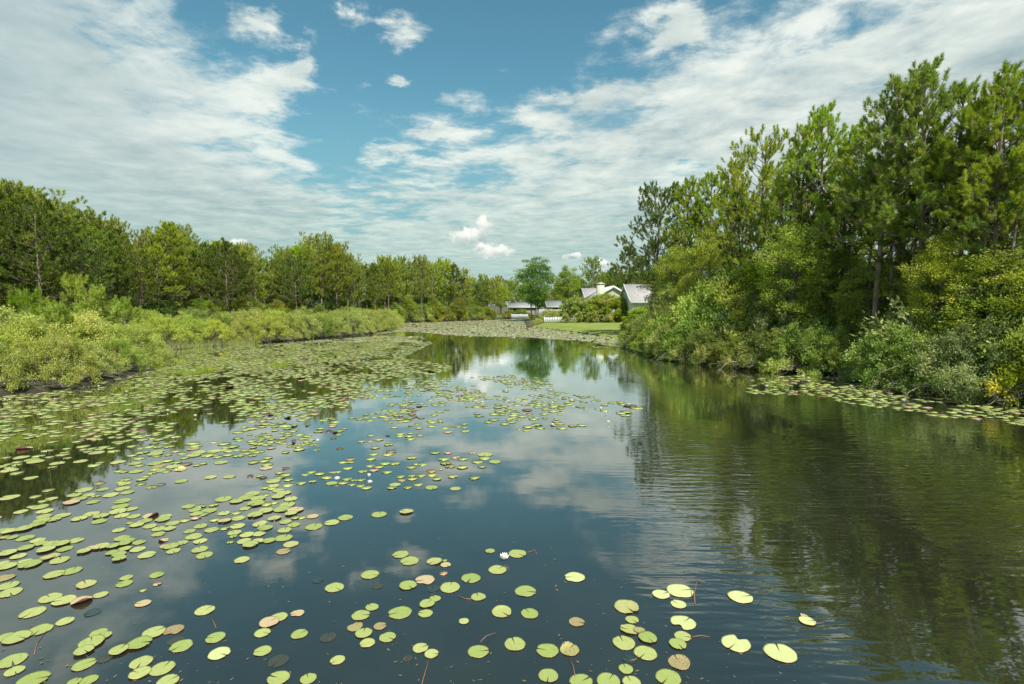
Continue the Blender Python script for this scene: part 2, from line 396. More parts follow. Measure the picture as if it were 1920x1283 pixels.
def ground_h(P):
    d = sdist(P); P = np.asarray(P, float).reshape(-1, 2)
    z = np.where(d > 0, .04+.34*(1-np.exp(-d*.45))+np.clip(d-6, 0, 60)*.006, -.05-np.clip(-d, 0, 3)*.3)
    return z+np.where(d > 1, .04*np.sin(P[:, 0]*.9+1)*np.cos(P[:, 1]*.7), 0)
def gz(x, y): return float(ground_h([(x, y)])[0])
def axis(a, b, step, far):
    m = np.arange(a, b+.01, step); g = np.array([4, 10, 22, 50, 120, 300, 800, 2500], float)
    g = g[g < far]
    return np.concatenate([a-g[::-1], m, b+g])
gx = axis(-60, 60, .8, 3000); gy = axis(-12, 150, .8, 3000)
GX, GY = np.meshgrid(gx, gy); GP = np.stack([GX.ravel(), GY.ravel()], 1)
GZ = ground_h(GP)
nx, ny = len(gx), len(gy)
ii, jj = np.meshgrid(np.arange(nx-1), np.arange(ny-1)); i0 = (jj*nx+ii).ravel()
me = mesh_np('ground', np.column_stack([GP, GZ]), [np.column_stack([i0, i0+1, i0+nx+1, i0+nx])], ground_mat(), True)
tag(link('ground', me), kind='structure')
w = MB(); w.add([(-45, -40, 0), (45, -40, 0), (45, 150, 0), (-45, 150, 0)], [(0, 1, 2, 3)])
tag(w.obj('water', M_water), kind='structure')

# lawn sheet on the point at the far right
M_lawn = lawn_mat()
def sheet(name, pts, lift, m, step=.8):
    pts = np.array(pts); x0, y0 = pts.min(0); x1, y1 = pts.max(0)
    xs = np.arange(x0, x1+step, step); ys = np.arange(y0, y1+step, step)
    X, Y = np.meshgrid(xs, ys); P = np.stack([X.ravel(), Y.ravel()], 1)
    def inside(P):
        ins = np.zeros(len(P), bool)
        for A, B in zip(pts, np.roll(pts, -1, axis=0)):
            c = ((A[1] <= P[:, 1]) & (B[1] > P[:, 1])) | ((B[1] <= P[:, 1]) & (A[1] > P[:, 1]))
            with np.errstate(divide='ignore', invalid='ignore'): xi = A[0]+(P[:, 1]-A[1])/(B[1]-A[1])*(B[0]-A[0])
            ins ^= c & (P[:, 0] < xi)
        return ins
    ins = inside(P).reshape(X.shape) & (sdist(P).reshape(X.shape) > -.3)
    f = []
    for j in range(len(ys)-1):
        for i in range(len(xs)-1):
            if ins[j, i] and ins[j+1, i] and ins[j, i+1] and ins[j+1, i+1]:
                a = j*len(xs)+i; f.append((a, a+1, a+1+len(xs), a+len(xs)))
    z = ground_h(P)+lift
    return link(name, mesh_np(name, np.column_stack([P, z]), [np.array(f)], m, True))
tag(sheet('lawn', [at(975,612), at(1060,624), at(1120,633), at(1180,645), (19, 52), (24, 80), (22, 98), (3, 98), (3.2, 84)], .03, M_lawn, .6), kind='structure')
tag(sheet('far_lawn', [at(925,597.2), at(1000,596.5), (14, 150), (-16, 150)], .05, M_lawn, 1.0), kind='structure')

# ------------------------------------------------------------------ plant generators
def unit(v): return v/(np.linalg.norm(v)+1e-9)
def tuft(mb, p, d, L=.34, nl=.24, n=70, w=.011, r=rng):
    """bottle brush of needles along d"""
    t = r.random(n)**.8
    rad = r.normal(size=(n, 3)); rad -= (rad@d)[:, None]*d; rad /= np.linalg.norm(rad, axis=1)[:, None]+1e-9
    lean = .75+.5*r.random(n)-.9*(t-.5)*.4
    D = d[None, :]*(.5+.9*t[:, None])+rad*lean[:, None]*.95
    P = p[None, :]+d[None, :]*(t[:, None]*L)
    mb.needles(P, D, nl*(.75+.4*r.random(n)), w, r)
def pine(name, H, crown0, spread, seed, mat_, lod=0, top='spire', lean=.02, ntier=34, tuftL=.36):
    r = np.random.default_rng(seed)
    root = empty(name); tr = MB(); cr = MB()
    nn, nw, nl = ((104, .021, .185), (44, .036, .25), (24, .07, .30))[lod]
    zs = np.linspace(-.3, H, 12); ph = r.random()*6
    px = lean*H*np.sin(zs/H*2.2+ph)*zs/H; py = lean*H*np.cos(zs/H*1.7+ph)*zs/H
    path = np.column_stack([px, py, zs])
    r0 = H*.0115
    tr.tube(path, r0*(1-.86*np.clip(zs/H, 0, 1))+.006, 8 if lod == 0 else 5)
    def tp(z): return np.array([np.interp(z, zs, px), np.interp(z, zs, py), z])
    az = r.random()*6
    for i in range(ntier):
        f = (i+.5*r.random())/ntier; f = f**.85
        z = H*(crown0+(1-crown0)*f*.985); az += 2.4+r.normal()*.35
        if top == 'spire': ln = spread*(1-f)**.62*(.55+.6*r.random())+.28; el = R(8+52*f**1.3+r.normal()*9)
        elif top == 'round': ln = spread*math.sqrt(max(0, 1-(f-.35)**2/.5))*(.65+.45*r.random())+.2; el = R(2+48*f+r.normal()*10)
        else: ln = spread*(.45+.65*f)*(.6+.5*r.random())*(1 if f < .85 else .7); el = R(12+30*f+r.normal()*10)
        p0 = tp(z); h = np.array([math.cos(az), math.sin(az), 0])
        n = 5; ts = np.linspace(0, 1, n)
        pts = np.array([p0+h*ln*t*math.cos(el)+np.array([0, 0, ln*(t*math.sin(el)+.16*t*t)])+r.normal(size=3)*.03*ln*t for t in ts])
        tr.tube(pts, np.linspace(max(.012, r0*.30*(1-f*.5)), .007, n), 4 if lod < 2 else 3, False)
        k = int(3+ln*(4.1 if lod == 0 else 4.6 if lod == 1 else 4.0))
        for j in range(k):
            t = 1-(.72*(j/k)**1.0)*(.8+.4*r.random()) if j else 1
            t = max(.15, min(1, t)); q = np.array([np.interp(t, ts, pts[:, c]) for c in range(3)])
            if j:
                dd = unit(h*.8+r.normal(size=3)*.65+np.array([0, 0, .55])); sl = (.22+.32*r.random())*min(1.3, .5+ln*.35)
                q2 = q+dd*sl; tr.tube(np.array([q, q2]), [.011, .006], 3, False); q = q2
            d = unit(h*(.55*(1-f)+.12)+np.array([0, 0, .75+.5*f])+r.normal(size=3)*.28)
            tuft(cr, q-d*.08, d, tuftL*(.75+.5*r.random()), nl, nn, nw, r)
            if lod == 0 and r.random() < .5:
                d2 = unit(d+r.normal(size=3)*.7); tuft(cr, q-d*.1, d2, tuftL*.8, nl*.9, nn//2, nw, r)
    for j in range(6 if top != 'spire' else 4):
        d = unit(np.array([0, 0, 1])+r.normal(size=3)*(.14 if j else .02)); tuft(cr, tp(H)+r.normal(size=3)*(.1 if j else 0)-np.array([0, 0, .12*j]), d, tuftL*1.35, nl*.95, nn, nw, r)
    for i in range(int(7+5*r.random())):       # dead snags under the crown
        z = H*(crown0*.45+crown0*.6*r.random()); a = r.random()*6.3; L = .5+1.1*r.random()
        p0 = tp(z); h = np.array([math.cos(a), math.sin(a), .15+.35*r.random()])
        tr.tube(np.array([p0, p0+h*L*.5+r.normal(size=3)*.04, p0+h*L+np.array([0, 0, -.1])]), [.018, .012, .005], 3, False)
    tr.obj('trunk', M_bark, root, True); cr.obj('crown', mat_, root)
    root['category'] = 'tree'; root['H'] = H+.45
    return root
def broadleaf(name, H, W, seed, mat_, trunk=M_bark2, crown0=.28, leaf=(.10, .055), nclump=150, per=110, stems=1, clr=.42):
    r = np.random.default_rng(seed); root = empty(name); tr = MB(); cr = MB()
    cz = H*(crown0+1)/2; hz = H*(1-crown0)/2
    bases = []
    for s in range(stems):
        a = r.random()*6; off = np.array([math.cos(a), math.sin(a), 0])*(.25 if stems > 1 else 0)*(1+.5*s)
        zs = np.linspace(-.3, H*.86, 8)
        P = np.column_stack([off[0]*(1+zs/H*2)+.04*H*np.sin(zs+a)*zs/H, off[1]*(1+zs/H*2)+.04*H*np.cos(zs*.8+a)*zs/H, zs])
        tr.tube(P, H*.016/math.sqrt(stems)*(1-.85*zs/H)+.008, 7); bases.append(P)
    # lobes give the crown an uneven outline
    lobes = [(unit(r.normal(size=3)*np.array([1, 1, .8])), .55+.5*r.random()) for _ in range(9)]
    for i in range(nclump):
        d = unit(r.normal(size=3)); rr = (.35+.65*r.random()**.5)
        m = .74
        for ld, lr in lobes: m = max(m, lr*max(0, float(d@ld))**2.5*1.1)
        taper = 1-.35*max(0, d[2])
        c = np.array([d[0]*W/2*rr*m*taper, d[1]*W/2*rr*m*taper, cz+d[2]*hz*rr*min(1, m*1.12)])
        c[2] = min(c[2], H-.15)
        B = bases[i % stems]
        zb = max(.1*H, min(H*.84, c[2]-.35*math.hypot(c[0], c[1])-.2)); pb = np.array([np.interp(zb, B[:, 2], B[:, k]) for k in range(3)])
        if i % 2 == 0:
            mid = (pb+c)/2+np.array([0, 0, .08*W])+r.normal(size=3)*.08
            tr.tube(np.array([pb, mid, c]), [.03*H/8+.005, .018, .006], 3, False)
        n = int(per*(.6+.8*r.random())); rad = clr*(.7+.7*r.random())
        Q = r.normal(size=(n, 3)); Q /= np.linalg.norm(Q, axis=1)[:, None]; Q *= (r.random(n)**.45)[:, None]*rad; Q[:, 2] *= .55
        Dl = unit(c-np.array([0, 0, cz*.9]))[None, :]*.5+Q*.9/rad+r.normal(size=(n, 3))*.5; Dl[:, 2] *= .6
        cr.leaves(c+Q, Dl, leaf[0]*(.7+.6*r.random(n)), leaf[1]*(.8+.4*r.random(n)), r)
    tr.obj('trunk', trunk, root, True); cr.obj('crown', mat_, root)
    root['category'] = 'tree'; root['H'] = H
    return root
def shrub(name, H, W, seed, mat_, nshoot=440, per=58, leaf=(.095, .034), droop=.0, twigs=0, cat='shrub'):
    r = np.random.default_rng(seed); root = empty(name); st = MB(); fo = MB()
    NL = 34; lobes = []
    for i in range(NL):
        a = i*2.39996+r.normal()*.25; zz = min(.98, (i+.5)/NL*1.02); e = math.asin(zz)
        q = .72+.34*r.random()
        c = np.array([math.cos(a)*math.cos(e)*W/2*q, math.sin(a)*math.cos(e)*W/2*q, H*(.10+.80*zz*(.8+.25*r.random()))-droop*H*.25*(1-zz)])
        lobes.append((c, (.34+.30*r.random())*W/4, r.random()))
    for i in range(nshoot):
        c, rad, k_ = lobes[i % NL]; out_ = unit(c*np.array([1, 1, .5])+1e-3)
        u_ = unit(r.normal(size=3)+out_*.8+np.array([0, 0, .55-droop*.8]))
        L = rad*(.75+.55*r.random()); s0 = c+u_*rad*.15; up = unit(u_+np.array([0, 0, .25-droop*.6])); tip = s0+up*L
        if tip[2] < .06: tip[2] = .06+.1*r.random()
        if s0[2] < .04: s0[2] = .05
        if i % 3 == 0: st.tube(np.array([c*np.array([.12, .12, 0])+np.array([0, 0, -.1]), c*np.array([.5, .5, .6]), s0, tip]), [.018, .012, .008, .003], 3, False)
        n = per; t = r.random(n)**.75; dirn = unit(tip-s0)
        P = s0+(tip-s0)*t[:, None]+r.normal(size=(n, 3))*.05
        side = r.normal(size=(4, 3)); k = r.integers(0, 4, n); P = P+side[k]*(r.random(n)*.11)[:, None]
        P[:, 2] = np.maximum(P[:, 2], .03)
        D = dirn[None, :]*.7+r.normal(size=(n, 3))*.5
        fo.leaves(P, D, leaf[0]*(.65+.7*r.random(n)), leaf[1]*(.8+.5*r.random(n)), r)
    for i in range(twigs):
        a = r.random()*6.283; h = np.array([math.cos(a), math.sin(a), 0]); L = W*.5*(.75+.4*r.random())
        p0 = h*.25*W*r.random()+np.array([0, 0, .15]); P = [p0]
        for k in range(1, 5): P.append(p0+h*L*k/4+np.array([0, 0, .45*math.sin(k*.8)*H*.35*(r.random()*.6+.5)])+r.normal(size=3)*.07)
        st.tube(np.array(P), [.016, .013, .009, .006, .003], 3, False)
        for j in range(5):
            q = P[2+j % 3]; st.tube(np.array([q, q+unit(h+r.normal(size=3)*.8)*(.2+.3*r.random())]), [.006, .002], 3, False)
    st.obj('stems', M_twig, root); fo.obj('foliage', mat_, root)
    root['category'] = cat; root['H'] = H
    return root
# prototypes -----------------------------------------------------------------
P_spire = [pine('pine_tree', 14, .46, 2.4, 11, M_pine, ntier=40), pine('pine_tree', 14, .50, 2.2, 12, M_pine, ntier=36), pine('pine_tree', 13.5, .42, 2.6, 13, M_pine, lean=.03, ntier=46)]
P_round = [pine('pine_tree', 13, .42, 3.1, 21, M_pine, top='round', ntier=42), pine('pine_tree', 12, .48, 2.7, 22, M_pine_dark, top='round', ntier=40, lean=.05)]
P_midL = [pine('pine_tree', 12, .42, 2.4, 31, M_pine, 1, 'spire', ntier=46), pine('pine_tree', 12, .40, 2.7, 32, M_pine_warm, 1, 'round', ntier=40), pine('pine_tree', 12, .52, 2.2, 33, M_pine_warm, 1, 'flat', .04, ntier=44),
          pine('pine_tree', 12, .36, 2.6, 34, M_pine_dark, 1, 'round', ntier=42)]
P_farL = [pine('pine_tree', 12, .40, 2.6, 41, M_pine, 2, 'round', ntier=46), pine('pine_tree', 12, .42, 2.5, 42, M_pine_warm, 2, 'round', ntier=42), pine('pine_tree', 12, .32, 2.9, 43, M_pine_dark, 2, 'spire', ntier=46)]
P_young = [pine('young_pine', 3.4, .25, .95, 51, M_pine, 0, 'spire', ntier=12, tuftL=.42), pine('young_pine', 2.6, .3, .8, 52, M_pine, 0, 'spire', ntier=8, tuftL=.45)]
P_oak = [broadleaf('broadleaf_tree', 8, 4.6, 61, M_oak), broadleaf('broadleaf_tree', 7.5, 4.2, 62, M_yellow), broadleaf('broadleaf_tree', 6, 4.4, 63, M_olive, crown0=.12)]
P_deep = [broadleaf('broadleaf_tree', 12, 8, 64, M_deep, crown0=.16, leaf=(.2, .12), nclump=190, per=90, stems=3, clr=.7), broadleaf('broadleaf_tree', 11, 7.5, 65, M_oak, crown0=.2, leaf=(.2, .12), nclump=170, per=90, clr=.65)]
P_myr = [shrub('shrub', 2.6, 4.0, 71, M_myrtle, twigs=12), shrub('shrub', 2.4, 3.4, 72, M_myrtle, 360, 54, twigs=16), shrub('shrub', 2.5, 3.8, 73, M_green, twigs=8)]
P_bank = [shrub('shrub', 2.6, 3.8, 81, M_green, 470, 60, (.105, .042), .35, 26), shrub('shrub', 2.8, 4.0, 82, M_blue, 470, 60, (.105, .04), .35, 30), shrub('shrub', 2.5, 3.6, 83, M_olive, 470, 60, (.105, .046), .25, 14),
          shrub('shrub', 2.6, 3.8, 84, M_yellow, 440, 60, (.105, .048), .2, 10)]
P_ole = [shrub('flowering_bush', 3.4, 4.2, 91, M_pink, 620, 60, (.17, .07))]
ALL_PROTOS = P_spire+P_round+P_midL+P_farL+P_young+P_oak+P_deep+P_myr+P_bank+P_ole
RZ = lambda: random.random()*6.28

def put_top(proto, px, topy, D, label, group, wid=1.0, cat=None):
    """stand a tree at distance D so that it reaches the photo height topy"""
    x, y, ztop = atD(px, topy, D); g = gz(x, y)
    if sdist([(x, y)])[0] < .3: return None
    s = (ztop-g)/proto['H']
    w_ = s*wid
    return spawn(proto, (x, y, g-.05), RZ(), (w_, w_, s), label, group, cat)
# ---- left wood
skyL = [(-400,290),(-100,340),(20,358),(110,388),(215,432),(248,470),(300,418),(345,432),(430,458),(500,487),(530,470),(600,447),(650,480),(672,500),(720,488),(800,487),(850,492),(880,520),(960,527),(1100,520)]
def sky_l(px): return float(np.interp(px, [a for a, _ in skyL], [b for _, b in skyL]))
depL = [(-400,30),(0,38),(215,48),(300,54),(450,62),(600,72),(720,95),(850,105),(960,135),(1100,150)]
def dep_l(px): return float(np.interp(px, [a for a, _ in depL], [b for _, b in depL]))
heroesL = [
 (20,360,38,P_midL[1],1.5,'broad round-topped pine at the left edge of the photo'),
 (112,388,42,P_midL[2],1.5,'flat-topped olive pine sloping down right of the left edge pine'),
 (168,408,45,P_midL[2],1.3,'spreading pine with thin see-through crown near the left edge'),
 (220,432,48,P_midL[2],1.2,'lowest of the flat-topped pines left of the tall pointed pine'),
 (70,385,34,P_midL[3],1.2,'dark bushy pine in front of the left edge pines'),
 (150,455,36,P_midL[3],1.1,'dark green pine standing below the flat-topped pines on the left'),
 (303,416,52,P_midL[0],1.35,'tall pointed pine with full crown rising over the left inlet'),
 (348,434,57,P_midL[0],1.1,'slim pine just right of the tall pointed left pine'),
 (398,452,60,P_midL[0],1.1,'pine with narrow tip between the pointed pine and the dome pine'),
 (430,458,63,P_midL[0],1,'small-tipped pine in the middle of the left wood skyline'),
 (462,466,64,P_midL[1],1,'rounded pine in the dip of the left wood skyline'),
 (528,470,70,P_midL[1],1,'open-crowned pine on the left shoulder of the dome of pines'),
 (560,462,72,P_midL[0],1.15,'pine with notched tip left of the highest dome pine'),
 (600,447,72,P_midL[1],1.35,'highest pine of the dome-shaped clump left of centre'),
 (628,462,73,P_midL[1],1.2,'full pine on the right slope of the dome-shaped clump'),
 (650,482,76,P_midL[1],1.1,'pine at the falling right edge of the dome-shaped clump'),
 (720,487,95,P_farL[0],.9,'slender pine with ball crown standing clear right of the dome'),
 (750,488,98,P_farL[0],.9,'second slender pine with ball crown right of the dome'),
 (790,487,100,P_farL[0],1,'tall far pine at the middle of the distant left treeline'),
 (820,491,102,P_farL[2],1,'dark far pine in the distant left treeline'),
 (848,489,104,P_deep[1],.95,'round leafy tree ending the high part of the far treeline'),
 (905,519,125,P_farL[0],1,'small distant pine low above the far end of the pond')]
for px, ty, D, pr, wd, lb in heroesL: put_top(pr, px, ty, D, lb, 'pines of the left wood', wd, 'pine' if pr not in P_deep else 'tree')
n_back = 0
for i in range(140):
    px = -260+i*8.7+random.uniform(-6, 6)
    if px > 945: break
    D = dep_l(px)+random.choice([-3, 1, 5, 9, 15, 22])+random.uniform(-1.5, 2)
    if px > 660: D = dep_l(px)+random.uniform(-6, 22)
    D = max(D, 30)
    dy = random.choice([3, 8, 14, 22, 34])*(1 if px < 660 else .5)
    pr = random.choice(P_midL if D < 68 else P_farL)
    put_top(pr, px, sky_l(px)+dy, D, 'pine standing among close-set others in the wood behind the left shore' if px < 660 else 'small pine packed into the distant treeline beyond the left shrubs',
            'pines massed behind the left shore', random.uniform(.95, 1.25), 'pine')
# understory trees below the pines on the left
k = 0
for i in range(96):
    px = -220+(i//2)*24+random.uniform(-8, 8)
    if px > 930: break
    D = dep_l(px)+(random.uniform(-6, 3) if i % 2 else random.uniform(8, 22))
    ty = 572-(random.uniform(-4, 30) if i % 2 else random.uniform(28, 62))*(1 if px < 660 else .65)
    pr = random.choice([P_deep[0], P_deep[1], P_oak[2], P_oak[0]])
    put_top(pr, px, ty, D, 'leafy understory tree filling the gaps between left shore pine trunks', 'understory trees of the left wood', 1.25, 'tree')
# ---- far right and centre
heroesC = [
 (1002,474,104,P_deep[0],1.1,'big dark round tree with three trunks at the tip of the lawn'),
 (1062,494,112,P_deep[1],.85,'green tree behind the white fence left of the chimney'),
 (1112,489,122,P_farL[0],1,'slim pine rising behind the pale house roof'),
 (1088,512,128,P_deep[1],.8,'rounded tree behind the houses between lawn tree and chimney'),
 (1035,520,135,P_farL[1],1.2,'low distant pine behind the green tree by the fence'),
 (1150,502,118,P_farL[2],1.2,'dark pine behind the cream house gable'),
 (1182,463,122,P_farL[2],1.5,'dark wide pine above the pinkish tiled roof'),
 (1200,480,116,P_farL[2],1.4,'dark pine leaning over the tiled roof from the right'),
 (965,530,138,P_farL[0],1.2,'distant pine at the far end of the pond'),
 (938,526,136,P_deep[1],.9,'low leafy tree beside the far channel'),
 (1235,500,98,P_farL[2],1.2,'shaded pine right of the tiled roof'),
 (1075,540,104,P_deep[0],.75,'dark leafy tree behind the flowering bushes')]
for px, ty, D, pr, wd, lb in heroesC: put_top(pr, px, ty, D, lb, 'trees around the far houses', wd)
for i in range(52):
    px = 700+i*11+random.uniform(-6, 6)
    put_top(random.choice(P_farL+P_deep+P_deep), px, random.uniform(520, 548)-(20 if px > 1130 else 0), random.uniform(140, 165), 'small green tree in the far treeline behind the houses', 'far treeline behind the houses', 1.2, 'tree')
# ---- right wood
heroesR = [
 (1238,358,50,P_round[1],1.1,'dark pine with outreaching left limbs at the start of the right wood'),
 (1222,456,54,P_round[1],.7,'low dark pine below the leftmost pine of the right wood'),
 (1292,332,46,P_spire[2],1.1,'bushy pine beside the dark outreaching pine'),
 (1332,324,45,P_spire[0],1.1,'many-tipped pine left of the big round pine'),
 (1385,302,40,P_spire[1],1,'slim pine behind the big round pine'),
 (1428,268,33,P_round[0],1.0,'big round-crowned pine with heavy crooked limbs on the right bank'),
 (1505,236,29,P_spire[1],1,'slim pine between the round pine and the candle-tipped pine'),
 (1552,196,27,P_spire[0],1.05,'pine with upright candle tips in the middle of the right wood'),
 (1605,232,26.5,P_spire[2],1,'lower pine right of the candle-tipped pine'),
 (1662,150,23.5,P_spire[2],1.05,'tall pine with dense dark clustered top left of the highest pine'),
 (1748,112,22,P_spire[0],1.05,'highest pine of all, its pointed tip standing over the right wood'),
 (1702,186,24,P_spire[1],1,'pine tucked between the two tallest right pines'),
 (1805,158,21.5,P_spire[1],1.05,'pine with thin upper shoots right of the highest pine'),
 (1852,172,21,P_spire[2],1,'full green pine near the right edge'),
 (1893,120,19.5,P_spire[0],1.0,'tall pine with dark slanting trunk at the right edge'),
 (1950,100,20,P_spire[2],1.1,'pine cut off by the right edge of the photo')]
for px, ty, D, pr, wd, lb in heroesR: put_top(pr, px, ty, D, lb, 'pines of the right wood', wd, 'pine')
skyR = [(1200,420),(1290,345),(1400,310),(1500,250),(1600,235),(1700,190),(1900,170),(2200,100)]
for i in range(17):
    px = 1265+i*54+random.uniform(-9, 9)
    if px > 2150: break
    D = np.interp(px, [1250, 1450, 1700, 1950, 2200], [50, 38, 31, 26, 23])+random.choice([0, 3, 6, 10])+random.uniform(-1, 1.5)
    ty = np.interp(px, [a for a, _ in skyR], [b for _, b in skyR])+random.uniform(25, 120)
    put_top(random.choice(P_spire), px, ty, D, 'slender pine among close-set trunks inside the right wood', 'pines massed inside the right wood', random.uniform(.85, 1.05), 'pine')
P_thin = [pine('pine_tree', 13, .60, 1.5, 101, M_pine, ntier=26, lean=.03), pine('pine_tree', 12, .55, 1.7, 102, M_pine_dark, ntier=26, lean=.05)]
ALL_PROTOS += P_thin
for n, (px, ty, D) in enumerate([(1478,330,28),(1528,300,27.5),(1580,330,27),(1632,300,25),(1688,290,23.5),(1722,330,23),(1775,250,22),(1830,240,20.5),(1868,290,19.5),(1915,260,18.8),(1440,380,30),(1396,360,33)]):
    put_top(P_thin[n % 2], px, ty, D, f'{ORD[sorted([1478,1528,1580,1632,1688,1722,1775,1830,1868,1915,1440,1396]).index(px)]} from the left of the thin bare-trunked pines close behind the right bank', 'thin pines behind the right bank', 1.0, 'pine')
broadR = [
 (1490,402,26.5,P_oak[1],1.0,'bright green leafy tree with pale top before the right pines'),
 (1405,470,30,P_oak[0],1.0,'leafy green tree under the big round pine'),
 (1335,420,40,P_oak[1],1.0,'yellow-green tree left of the big round pine'),
 (1268,450,44,P_oak[1],.95,'yellow-green tree nearest the tiled roof'),
 (1290,505,37,P_oak[1],.9,'low yellow-green tree above the left end of the right bank'),
 (1580,440,27,P_oak[0],1.1,'green tree between pine trunks in the middle of the right bank'),
 (1770,420,20.5,P_oak[1],.8,'pale feathery young tree before the tall right pines'),
 (1700,440,24.5,P_oak[0],1,'green leafy tree left of the pale feathery tree'),
 (1875,455,18.8,P_oak[2],1.15,'olive broad tree at the right edge above the bank'),
 (1785,515,18.2,P_oak[2],.9,'rounded tree with yellow top left of the olive tree'),
 (1640,468,24.3,P_oak[0],1.2,'dense green tree above the middle of the right bank'),
 (1535,520,28.5,P_oak[0],1.2,'low green tree right of the bright leafy tree'),
 (1985,470,18.5,P_oak[0],1.2,'green tree cut off by the right edge of the photo'),
 (1752,470,22.5,P_oak[1],.9,'pale green tree between the tallest pine and the olive tree'),
 (1605,500,24.8,P_oak[1],.8,'low yellow-green tree left of the dense green tree'),
 (1360,520,33,P_oak[0],1.1,'low green tree left of the round pine trunk')]
for px, ty, D, pr, wd, lb in broadR: put_top(pr, px, ty, D, lb, 'leafy trees before the right pines', wd)
for i in range(13):
    px = 1250+i*70+random.uniform(-12, 12)
    D = np.interp(px, [1250, 1450, 1700, 1950, 2200], [52, 42, 34, 29, 26])+random.uniform(0, 7)
    put_top(random.choice(P_oak), px, random.uniform(430, 520), D, 'shaded leafy tree between the trunks deep in the right wood', 'understory trees of the right wood', 1.3, 'tree')
# ---- shrubs along the shores
def shore_points(pxs, step):
    P = np.array([at(*p) for p in pxs]); out = []; L = np.r_[0, np.cumsum(np.linalg.norm(np.diff(P, axis=0), axis=1))]
    for t in np.arange(0, L[-1], step): out.append((np.interp(t, L, P[:, 0]), np.interp(t, L, P[:, 1])))
    return out
def row(pxs, step, off, side, protos, hmul, label, group, inl=(1, 0), jit=.35, wide=1.0, cat='shrub', weights=None):
    pts = shore_points(pxs, step)
    n = 0
    for i, (x, y) in enumerate(pts):
        # step inland along the gradient of the distance field
        e = .5; g = np.array([sdist([(x+e, y)])[0]-sdist([(x-e, y)])[0], sdist([(x, y+e)])[0]-sdist([(x, y-e)])[0]]); g = g/(np.linalg.norm(g)+1e-6)
        X, Y = x+g[0]*off+random.uniform(-jit, jit), y+g[1]*off+random.uniform(-jit, jit)
        pr = random.choices(protos, weights)[0]; s = hmul*random.uniform(.82, 1.15)
        lb = label.replace('#', ORD[n]) if n < 30 else label.replace('# ', '')
        spawn(pr, (X, Y, gz(X, Y)-.1), RZ(), (s*wide, s*wide, s), lb, group, cat); n += 1
nearL = [(-420,790),(-60,752),(0,742),(110,733),(200,716),(262,700),(285,684),(272,668)]
row(nearL, 2.4, .9, 1, P_myr, .70, '# pale shrub at the waterline counting along the near left shore', 'pale shrubs of the near left shore', weights=[4, 3, 2])
row(nearL, 2.2, 3.0, 1, P_myr, .88, '# pale shrub of the middle rank behind the near left waterline', 'pale shrubs of the near left shore', weights=[4, 3, 2])
row(nearL, 2.4, 5.2, 1, P_myr, .98, '# shrub of the back rank on the near left shore', 'pale shrubs of the near left shore', weights=[3, 3, 1])
midL = [(470,645),(560,638),(660,630),(722,622),(745,613)]
row(midL, 2.2, .9, 1, P_myr, .85, '# pale shrub at the waterline below the dome of pines', 'pale shrubs below the left pines', weights=[4, 4, 2])
row(midL, 2.4, 3.2, 1, P_myr, .85, '# shrub of the second rank below the dome of pines', 'pale shrubs below the left pines', weights=[4, 4, 2])
row(midL, 2.8, 6, 1, P_myr, .95, '# shrub of the third rank below the dome of pines', 'pale shrubs below the left pines', weights=[3, 3, 3])
row([(330,655),(470,645)], 2.0, 1.8, 1, P_myr, .74, '# shrub standing behind the marsh grass of the left inlet', 'shrubs behind the marsh grass', weights=[3, 2, 3])
row([(330,655),(470,645)], 2.4, 6, 1, P_myr+[P_bank[2]], 1.0, '# back shrub under the pines behind the marsh grass', 'shrubs behind the marsh grass')
row([(750,606),(800,604),(860,602),(925,600)], 3.2, 1.6, 1, P_myr[2:]+P_bank[:1]+[P_bank[2]], 1.15, '# green shrub along the far shore beyond the lily pads', 'green shrubs of the far shore')
row([(750,606),(800,604),(860,602),(925,600)], 3.4, 5.5, 1, P_myr[2:]+P_bank[:1]+[P_bank[2]], 1.6, '# taller shrub behind the far shore shrubs', 'green shrubs of the far shore')
bankR = [(1195,647),(1240,666),(1300,680),(1400,690),(1480,696),(1600,705),(1690,728),(1800,747),(1920,760),(2050,777)]
row(bankR, 1.7, .35, 1, P_bank, .80, '# overhanging shrub along the right waterline counting towards the camera', 'overhanging shrubs of the right bank', weights=[6, 3, 2, 3])
row(bankR, 1.9, 2.1, 1, P_bank, 1.2, '# shrub of the middle rank on the right bank', 'overhanging shrubs of the right bank', weights=[6, 3, 2, 3])
row(bankR, 2.2, 4.0, 1, P_bank, 1.65, '# tall shrub of the back rank on the right bank', 'tall shrubs of the right bank', weights=[5, 2, 2, 3])
row(bankR, 2.8, 6.5, 1, P_bank, 2.0, '# large shaded shrub under the pines of the right bank', 'tall shrubs of the right bank', weights=[4, 3, 3, 1])
for px, ty, D, lb in [(46,548,27,'young pine with one brushy head above the near left shrubs'), (112,572,24,'smallest young pine poking out of the near left shrubs'), (175,540,31,'young pine before the dark pine near the left edge'),
                      (232,560,33,'young pine at the right end of the near left shrubs'), (140,520,33,'taller young pine in the left shrubs'), (395,566,50,'young pine above the marsh grass of the inlet'), (528,578,58,'young pine among the pale shrubs below the dome')]:
    put_top(random.choice(P_young), px, ty, D, lb, 'young pines on the left shore', 1.1, 'pine')
x, y = at(1365, 640); put_top(P_young[0], 1355, 545, 26.8, 'young dark pine with drooping tufts over the right bank', 'young pine on the right bank', 1.1, 'pine')
